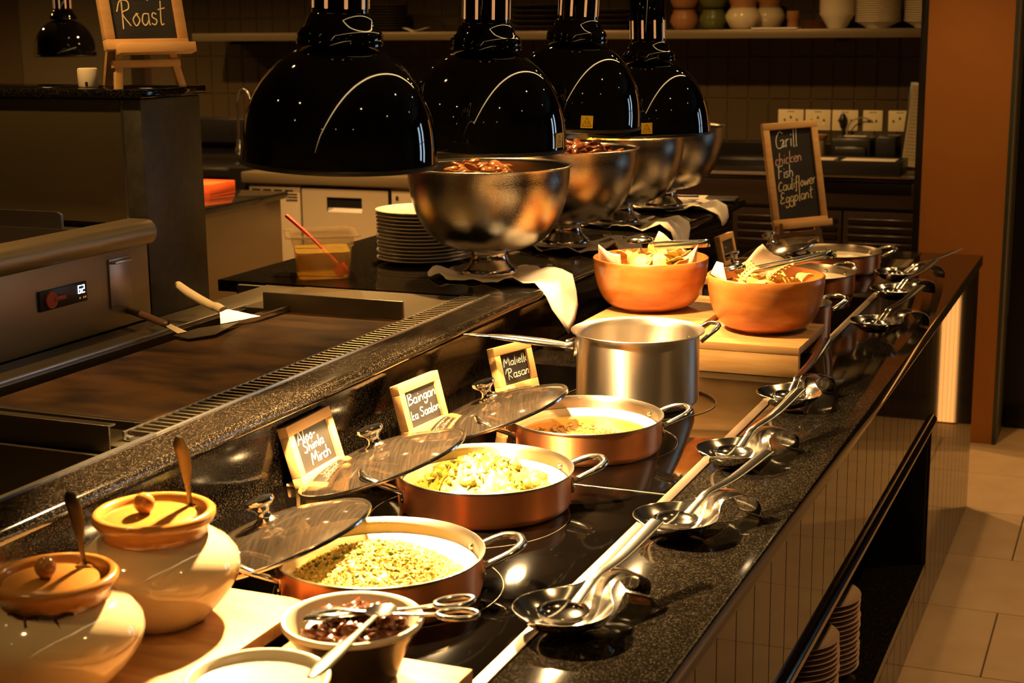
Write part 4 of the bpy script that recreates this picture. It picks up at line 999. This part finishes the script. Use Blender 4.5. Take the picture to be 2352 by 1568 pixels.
# ================================================================== SPATULAS ON THE GRIDDLE
sx = thing('grill_scraper', 'wide steel scraper with ivory plastic handle on the griddle edge', 'scraper', (-1.83, 2.78, 1.07))
T('handle', IVORY, sx, [(-.142, .012, .068), (-.10, -.002, .052), (-.04, -.014, .032), (-.022, -.018, .030), (-.004, -.022, .024)], [.010, .012, .0115, .0125, .012], flat=.75, n=16)
bm = bmesh.new()
vs = [bm.verts.new(p) for p in ((-.006, -.032, .024), (.002, -.012, .024), (.058, .030, .0045), (.020, -.070, .0035))]
bm.faces.new(vs); o = fin(bm, 'blade', STEELD, sx, smooth=False); s_ = o.modifiers.new('t', 'SOLIDIFY'); s_.thickness = .0015
bm = bmesh.new()
vs = [bm.verts.new(p) for p in ((.040, -.015, .004), (.058, .030, .005), (.060, .20, .006), (.050, .17, .005))]
bm.faces.new(vs); o = fin(bm, 'blade_edge', STEELG, sx, smooth=False); s_ = o.modifiers.new('t', 'SOLIDIFY'); s_.thickness = .0012
sy = thing('turner', 'low flat turner with dark brown wooden handle lying on the griddle edge', 'spatula', (-1.87, 2.60, 1.07))
T('handle', BROWNH, sy, [(-.19, .085, .030), (-.10, .045, .028), (-.01, .002, .022), (.004, -.002, .020)], [.008, .0095, .0095, .009], flat=.8)
bm = bmesh.new()
pts = [(-.002, -.010, .021), (.002, .006, .021), (.040, .014, .004), (.034, -.010, .004)]
bm.faces.new([bm.verts.new(p) for p in pts]); bm.faces.new([bm.verts.new(p) for p in ((.030, -.020, .003), (.040, .060, .004), (.085, .150, .004), (.105, .020, .002), (.075, -.030, .001))])
o = fin(bm, 'blade', STEELG, sy, smooth=False); s_ = o.modifiers.new('t', 'SOLIDIFY'); s_.thickness = .0012

# ================================================================== BACK KITCHEN
# back counter on the right
bc = thing('back_counter', 'dark back counter with steel front trim and louvred cabinet doors', 'counter', (-3.0, 8.4, 0))
BB('counter_top', P('dark_stone', (.014, .011, .009), .18), bc, -6.3, -.87, 8.10, 8.74, .86, .90, .003)
BB('upstand', P('dark_stone', (.014, .011, .009), .18), bc, -6.3, -.87, 8.715, 8.74, .90, 1.006, .002)
BB('front_trim', STEEL, bc, -3.3, -.87, 8.085, 8.10, .882, .897, .002)
BB('drawer_front', CABIN, bc, -3.3, -.87, 8.105, 8.13, .72, .855, .003)
BB('cabinet_box', BLKM, bc, -6.3, -.87, 8.135, 8.74, .02, .86)
for k in range(4):
    x0 = -3.28 + .6 * k
    BB('door_frame', CABIN, bc, x0, x0 + .59, 8.118, 8.132, .05, .70, .002)
bm = bmesh.new(); box(bm, -.27, .27, -.006, .006, -.017, .017, .003, Matrix.Rotation(R(25), 4, 'X'), seg=1); first = fin(bm, 'louvre', CABIN, bc); n = 0
for k in range(4):
    for j in range(14):
        o = first if n == 0 else first.copy(); n += 1
        if n > 1: COL.objects.link(o); o.parent = bc
        o.location = at(bc, -3.28 + .6 * k + .295, 8.112, .09 + .043 * j)
# shelf
sh = thing('wall_shelf', 'long steel shelf on the tiled back wall carrying crockery', 'shelf', (-3.3, 8.5, 1.645))
BB('shelf_board', STEELD, sh, -5.66, -.90, 8.33, 8.735, 1.640, 1.646)
BB('shelf_lip', P('shelf_steel', (.20, .15, .085), .38, .4), sh, -5.66, -.90, 8.318, 8.332, 1.600, 1.648, .003)
for x in (-5.4, -3.2, -1.6): BB('bracket', DARKMET, sh, x - .01, x + .01, 8.36, 8.735, 1.58, 1.640)
SZ = 1.6465
def round_pot(name, label, cat, mat, x, y, prof, group=None, collar=None):
    o = LA(name, mat, None, prof, 40, ang=60); o.location = (x, y, SZ); tag(o, label, cat, group); return o
belly = lambda r, h: [(0, 0), (r * .62, 0), (r * .80, h * .12), (r, h * .42), (r * .94, h * .68), (r * .80, h * .86), (r * .78, h * .93), (r * .88, h), (r * .80, h), (r * .7, h * .9), (0, h * .5)]
for i, (x, mt, cl) in enumerate(((-2.70, TERRA, 'brown'), (-2.488, TERRA, 'orange-brown'), (-2.318, GREENP, 'green'))):
    for k in range(2):
        o = round_pot('clay_pot', 'round %s clay pot %s of the pair on the shelf' % (cl, 'lower' if k == 0 else 'upper'), 'pot', mt, x, 8.52, belly(.080, .112), 'round clay pots on the shelf'); o.location.z += k * .1125
o = round_pot('cream_jar', 'cream shelf jar with brown neck, front one of the two', 'jar', CREAM, -2.135, 8.47, [(0, 0), (.055, 0), (.075, .015), (.098, .055), (.100, .075), (.085, .105), (.072, .118), (.06, .118), (0, .06)], 'cream jars on the shelf')
bm = bmesh.new(); lathe(bm, [(.062, .112), (.072, .117), (.070, .135), (.078, .15), (.078, .165), (.07, .168), (.06, .165), (.06, .112)], 40); fin(bm, 'jar_neck', TERRA, o)
o2 = o.copy(); COL.objects.link(o2); o2.location = (-2.03, 8.60, SZ); o2['label'] = 'cream shelf jar behind and right of the front one'; c = o.children[0].copy(); COL.objects.link(c); c.parent = o2
o = round_pot('beaker', 'small brown beaker standing alone on the shelf', 'beaker', TERRA, -1.862, 8.5, [(0, 0), (.032, 0), (.030, .05), (.036, .056), (.036, .095), (.03, .098), (.028, .06), (0, .05)])
for k in range(3):
    o = round_pot('shallow_dish', 'shallow brown dish %s in its small shelf pile' % ('lowest', 'middle', 'topmost')[k], 'dish', TERRA, -1.745, 8.5, [(0, 0), (.04, 0), (.075, .018), (.078, .020), (.07, .018), (0, .006)], 'shallow brown dishes on the shelf'); o.location.z += k * .012
bp = [(0, 0), (.045, 0), (.05, .004), (.085, .062), (.098, .080), (.099, .083), (.094, .083), (.08, .064), (.045, .012), (0, .01)]
for k in range(9):
    o = round_pot('soup_bowl', 'cream deep bowl %s of the shelf stack' % ('lowest', 'second from bottom', 'third from bottom', 'fourth from bottom', 'fifth from bottom', 'sixth from bottom', 'seventh from bottom', 'second from top', 'topmost')[k], 'bowl', WHITEM, -1.615, 8.47, bp, 'deep bowls stacked on the shelf'); o.location.z += k * .0135
pp = [(0, 0), (.060, 0), (.065, .004), (.072, .012), (.112, .034), (.122, .040), (.122, .043), (.11, .038), (.07, .014), (0, .010)]
for gx, nm in ((-1.398, 'left shelf plate stack'), (-1.140, 'shelf plate stack by the orange wall')):
    for k in range(12):
        o = round_pot('shallow_plate', 'cream soup plate, %s in the %s' % (('lowest', 'second from bottom', 'third from bottom', 'fourth from bottom', 'fifth from bottom', 'sixth from bottom', 'sixth from top', 'fifth from top', 'fourth from top', 'third from top', 'second from top', 'topmost')[k], nm), 'plate', WHITEM, gx, 8.48, pp, 'soup plates on the shelf'); o.location.z += k * .0120
B0 = LA('folded_cloth', LINEN, None, [(0, 0), (.1, 0)], 4)  # replaced below
bpy.data.objects.remove(B0)
bm = bmesh.new(); box(bm, -.125, .125, -.05, .05, 0, .009, .003)
o = fin(bm, 'folded_napkin', LINEN, None, loc=(-1.925, 8.36, SZ + .001)); tag(o, 'folded white napkin lying on the shelf edge', 'napkin')
DK = P('dark_crockery', (.045, .035, .025), .3)
for x, n_, r_, nm in ((-4.36, 9, .13, 'far left dark plate stack'), (-3.37, 5, .17, 'dark pan stack between the lamps'), (-2.92, 4, .13, 'dark dish stack before the clay pots')):
    for k in range(n_):
        o = round_pot('dark_dish', 'dark dish, %s in the %s' % (('lowest', 'second from bottom', 'third from bottom', 'fourth from bottom', 'fifth from bottom', 'sixth from bottom', 'seventh from bottom', 'second from top', 'topmost')[k] if k < n_ - 1 else 'topmost', nm), 'dish', DK, x, 8.5,
                      [(0, 0), (r_ * .6, 0), (r_ * .85, .012), (r_ * .97, .026), (r_, .028), (r_, .031), (r_ * .95, .030), (r_ * .8, .014), (0, .006)], 'dark dishes on the shelf'); o.location.z += k * (.0165 if n_ > 5 else .030)
bk = round_pot('glass_dish', 'low greenish dish on the shelf beside the folded paper', 'dish', P('olive_dish', (.10, .09, .03), .3), -3.86, 8.5, [(0, 0), (.10, 0), (.125, .035), (.13, .037), (.12, .033), (.09, .01), (0, .01)])
o = round_pot('black_mug', 'small black mug on the shelf right of the low dish', 'mug', BLKM, -3.68, 8.5, [(0, 0), (.035, 0), (.036, .075), (.032, .078), (.03, .01), (0, .008)])
bm = bmesh.new(); v = [bm.verts.new(p) for p in ((-.085, -.03, .024), (-.02, -.03, .002), (.07, -.03, .024), (.07, .05, .026), (-.02, .05, .004), (-.085, .05, .026))]
bm.faces.new((v[0], v[1], v[4], v[5])); bm.faces.new((v[1], v[2], v[3], v[4])); o = fin(bm, 'folded_paper', PAPER, None, loc=(-4.12, 8.42, SZ)); s_ = o.modifiers.new('t', 'SOLIDIFY'); s_.thickness = .002
tag(o, 'small folded paper opened in a V on the shelf', 'paper')

# sockets, plug, tray, notice at the back right
SOCK = P('socket_plate', (.80, .66, .38), .5)
for i, (x0, x1) in enumerate(((-1.985, -1.838), (-1.829, -1.684), (-1.676, -1.530), (-1.503, -1.394), (-1.363, -1.235))):
    t = thing('wall_socket', '%s in the row of socket plates on the tiled wall' % ('leftmost plate', 'second plate, with a red indicator,', 'third plate, with a black plug,', 'fourth, narrower plate with two switches,', 'last plate, behind the notice,')[i], 'socket', ((x0 + x1) / 2, WY - .008, 1.137), group='socket plates on the back wall')
    w_ = (x1 - x0) / 2; B('face_plate', SOCK, t, -w_, w_, -.008, 0, -.058, .058, .003)
    for k in ((-.035, 0, .035) if i != 3 else (-.02, .02)):
        B('pin_hole' if i != 3 else 'switch', BLKM, t, k - .005, k + .005, -.0095, -.007, -.008 + (.015 if k == 0 else 0), .006 + (.015 if k == 0 else 0), .001)
    if i == 1: B('indicator', P('red_led', (.5, .05, .02), .4, emit=(1, .12, .03), estr=1), t, .028, .034, -.0095, -.007, -.022, -.016)
    B('print_line', P('socket_print', (.22, .16, .08), .6), t, -.02, .02, -.0086, -.0078, .044, .049)
pg = thing('power_plug', 'black angled plug hanging in the third socket plate', 'plug', (-1.612, WY - .030, 1.14))
LA('plug_body', BLKM, pg, [(0, -.05), (.012, -.045), (.024, -.005), (.022, .010), (.010, .036), (0, .038)], 16)
T('plug_cord', BLKM, pg, [(0, 0, -.04), (.0, -.01, -.09), (.01, -.03, -.16)], .006)
T('loop_cord', P('grey_cord', (.30, .24, .16), .5), thing('loop_cord', 'thin pale cord arching from the switch plate down to the counter', 'cord', (-1.45, WY - .03, 1.14)), [(0, 0, 0), (-.06, -.02, .015), (-.12, -.03, -.02), (-.135, -.04, -.12), (-.135, -.05, -.20)], .004)
ca = thing('canister', 'pale cylindrical canister behind the tall easel on the back counter', 'canister', (-1.73, 8.45, .9))
LA('canister_body', P('canister_plastic', (.42, .30, .14), .4), ca, [(0, 0), (.075, 0), (.078, .01), (.078, .155), (0, .155)], 32, ang=40); LA('canister_lid', P('canister_lid', (.30, .14, .05), .4), ca, [(0, .155), (.082, .155), (.082, .175), (0, .178)], 32, ang=40)
pr = thing('card_printer', 'squat dark printer with a paper slip on the back counter', 'printer', (-1.50, 8.52, .9))
B('printer_case', BLKM, pr, -.12, .10, -.10, .12, .001, .165, .02); B('printer_hood', DARKMET, pr, -.10, .08, -.12, -.02, .02, .12, .02); B('paper_slip', PAPER, pr, -.06, .06, -.04, .02, .166, .169)
B('printer_stand', BLKM, thing('dark_box', 'plain dark box right of the printer on the back counter', 'box', (-1.32, 8.5, .9)), -.055, .055, -.1, .1, .001, .175, .01)
ty = thing('serving_tray', 'black rimmed tray with napkins on the back counter edge', 'tray', (-1.45, 8.15, .9006))
B('tray_base', BLKM, ty, -.27, .27, -.13, .13, 0, .006)
for a in ((-.27, .27, -.13, -.118), (-.27, .27, .118, .13), (-.27, -.258, -.118, .118), (.258, .27, -.118, .118)): B('tray_wall', BLKM, ty, *a, .006, .075, .002)
for nm, lb, a in (('white_napkin', 'white folded napkin at the left in the black tray', (-1.66, -1.54)), ('white_paper', 'wide sheet of white paper lying in the black tray', (-1.50, -1.22))):
    o = B(nm, PAPER, None, a[0], a[1], 8.08, 8.24, .908, .972, .004); tag(o, lb, 'napkin' if 'nap' in nm else 'paper')
nt = thing('notice_board', 'framed notice sheet leaning at the orange wall', 'notice', (-1.175, 8.42, .902)); nt.rotation_euler = (R(-6), R(5), 0)
B('notice_frame', BLKM, nt, -.075, .14, 0, .010, 0, .46, .002); B('sheet', P('notice_paper', (.30, .23, .12), .7), nt, -.063, .13, -.0015, 0, .012, .445)
bm = bmesh.new()
for k in range(20): box(bm, -.05, .02 + .08 * ((k * 7) % 5) / 5, -.0022, -.0015, .05 + .019 * k, .053 + .019 * k)
tag(fin(bm, 'printed_lines', P('print_ink', (.12, .09, .05), .7), nt, smooth=False), kind='stuff')

# undercounter fridge
fr = thing('undercounter_fridge', 'steel undercounter fridge with recessed door handle behind the heat lamps', 'fridge', (-3.7, 7.1, 0))
FRST = P('fridge_steel', (.62, .50, .34), .26, .55, bump=(2.2, .5))
BB('worktop', P('shelf_steel', (.20, .15, .085), .38, .4), fr, -4.53, -2.9, 7.05, 7.72, .865, .922, .004)
BB('body', STEELD, fr, -4.50, -2.93, 7.085, 7.70, .06, .865)
for q in (-4.45, -2.98):
    for w2 in (7.12, 7.66): BB('foot', BLKM, fr, q - .02, q + .02, w2 - .02, w2 + .02, 0, .062)
BB('grille_panel', FRST, fr, -4.49, -4.175, 7.062, 7.085, .10, .845, .003)
for k in range(4): BB('vent_slot', BLKM, fr, -4.47 + .068 * k, -4.42 + .068 * k, 7.0605, 7.063, .825, .833)
for k in range(3): BB('vent_slot', BLKM, fr, -4.26, -4.19, 7.0605, 7.063, .775 + .016 * k, .782 + .016 * k)
BB('gasket', BLKM, fr, -4.172, -3.64, 7.07, 7.085, .10, .855)
# door with recessed trapezoid handle
bm = bmesh.new(); l = fr.location
x0, x1, hx0, hx1, hz0, hz1 = -4.16, -3.645, -4.010, -3.80, .725, .803
ys = 7.058
def quad(a): bm.faces.new([bm.verts.new((p[0] - l.x, p[1] - l.y, p[2] - l.z)) for p in a])
for a in ((x0, hx0, .10, .845), (hx1, x1, .10, .845), (hx0, hx1, .10, hz0), (hx0, hx1, hz1, .845)): quad([(a[0], ys, a[2]), (a[1], ys, a[2]), (a[1], ys, a[3]), (a[0], ys, a[3])])
bmesh.ops.remove_doubles(bm, verts=bm.verts, dist=1e-5); o = fin(bm, 'door', FRST, fr, smooth=False)
bm = bmesh.new(); yb = ys + .045
quad([(hx0 + .012, yb, hz1), (hx1 - .012, yb, hz1), (hx1 - .002, ys, hz0), (hx0 + .002, ys, hz0)]); fin(bm, 'handle_recess', STEELD, o, smooth=False)
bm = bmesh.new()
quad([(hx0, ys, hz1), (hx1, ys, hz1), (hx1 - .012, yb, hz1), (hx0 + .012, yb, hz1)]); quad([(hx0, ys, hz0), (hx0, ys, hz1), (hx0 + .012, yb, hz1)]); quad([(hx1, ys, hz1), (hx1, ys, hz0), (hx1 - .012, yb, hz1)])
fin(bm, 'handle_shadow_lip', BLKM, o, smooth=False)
BB('door', FRST, fr, -3.625, -2.95, 7.058, 7.08, .10, .845, .003)
BB('door_badge', BLKM, fr, -3.60, -3.585, 7.055, 7.059, .80, .822, .001)
# mid counter with red box
mc = thing('island_counter', 'low dark-topped steel counter at the middle left, with red box on it', 'counter', (-4.5, 5.6, 0))
BB('counter_top', GRAN, mc, -5.1, -3.88, 4.3, 6.45, .868, .90, .003); BB('side_panel', P('brown_steel', (.26, .20, .12), .42, 1), mc, -5.05, -3.905, 4.35, 6.42, .02, .868, .002)
rbx = thing('red_box', 'red open plastic box with food on the low middle counter', 'box', (-4.25, 6.23, .9006))
for a in ((-.14, .14, -.11, -.103), (-.14, .14, .103, .11), (-.14, -.133, -.103, .103), (.133, .14, -.103, .103)): B('box_wall', REDBOX, rbx, *a, .004, .058, .001)
B('box_base', REDBOX, rbx, -.14, .14, -.11, .11, 0, .004); B('box_cover', REDBOX, rbx, -.133, .133, -.103, .103, .045, .050)
o = LA('food_wrap', P('pale_food', (.85, .60, .25), .5), None, [(0, .02), (.03, .018), (.045, .006), (.045, 0), (0, 0)], 20, c=(-4.34, 6.17, .953)); tag(o, 'pale wrapped food lump on the red box', 'food')
B('gap_block', BLKM, tag(thing('dark_gap', 'dark upright block standing in for the dark gap between the low counter and the fridge', 'gap', (-4.62, 7.2, 0)), None), -.05, .05, -.05, .05, 0, .93)  # black block stands in for the dark gap left of the fridge
# sink area at far left: faucet, dark splash and counter
fa = thing('faucet', 'tall gooseneck kitchen faucet at the back left sink', 'faucet', (-5.43, 8.45, .9))
T('gooseneck', CHROMES, fa, [(0, 0, .03), (0, 0, .25), (.0, 0, .33), (.035, -.01, .392), (.085, -.02, .39), (.118, -.03, .33), (.122, -.03, .27)], .011, n=12)
LA('faucet_base', CHROMES, fa, [(0, 0), (.032, 0), (.030, .02), (.020, .04), (.018, .085), (0, .085)], 20); T('lever', CHROMES, fa, [(.015, 0, .06), (.06, -.01, .075)], .006, smooth=0)
o = BB('low_black_rack', BLKM, bc, -6.0, -5.0, 8.60, 8.71, .94, 1.10, .01)
sl = thing('side_cabinet', 'plain steel cabinet front below the faucet at the back left', 'cabinet', (-5.6, 7.9, 0))
BB('cabinet_top', P('dark_stone', (.014, .011, .009), .18), sl, -6.4, -4.72, 7.5, 8.08, .84, .88, .003); BB('cabinet_front', STEELD, sl, -6.4, -4.75, 7.52, 8.08, .02, .84, .003)
# ledger and pen at the far end of the raised counter
lg = thing('clipboard', 'dark clipboard with papers at the far end of the raised counter', 'clipboard', (-1.475, 5.285, ZT + .0006), R(8))
B('board', BLKM, lg, -.11, .13, -.07, .07, 0, .010, .002); B('sheet', PAPER, lg, -.10, .02, -.06, .06, .010, .012)
T('pen', P('blue_pen', (.06, .05, .30), .3), tag(thing('pen', 'blue pen lying on the clipboard papers', 'pen', (-1.53, 5.27, ZT + .016)), None), [(-.05, 0, 0), (.05, .01, 0)], .004, smooth=0)
# salt plates below the napkins of the farther bowls
for (x, y), nm in zip(PB[1:], ('second', 'third', 'farthest')):
    plate('under_plate', 'dark plate under the napkin of the %s pedestal bowl' % nm, x + .01, y - .01, ZT + .0002, .135, DK, 'plates under the pedestal bowls')
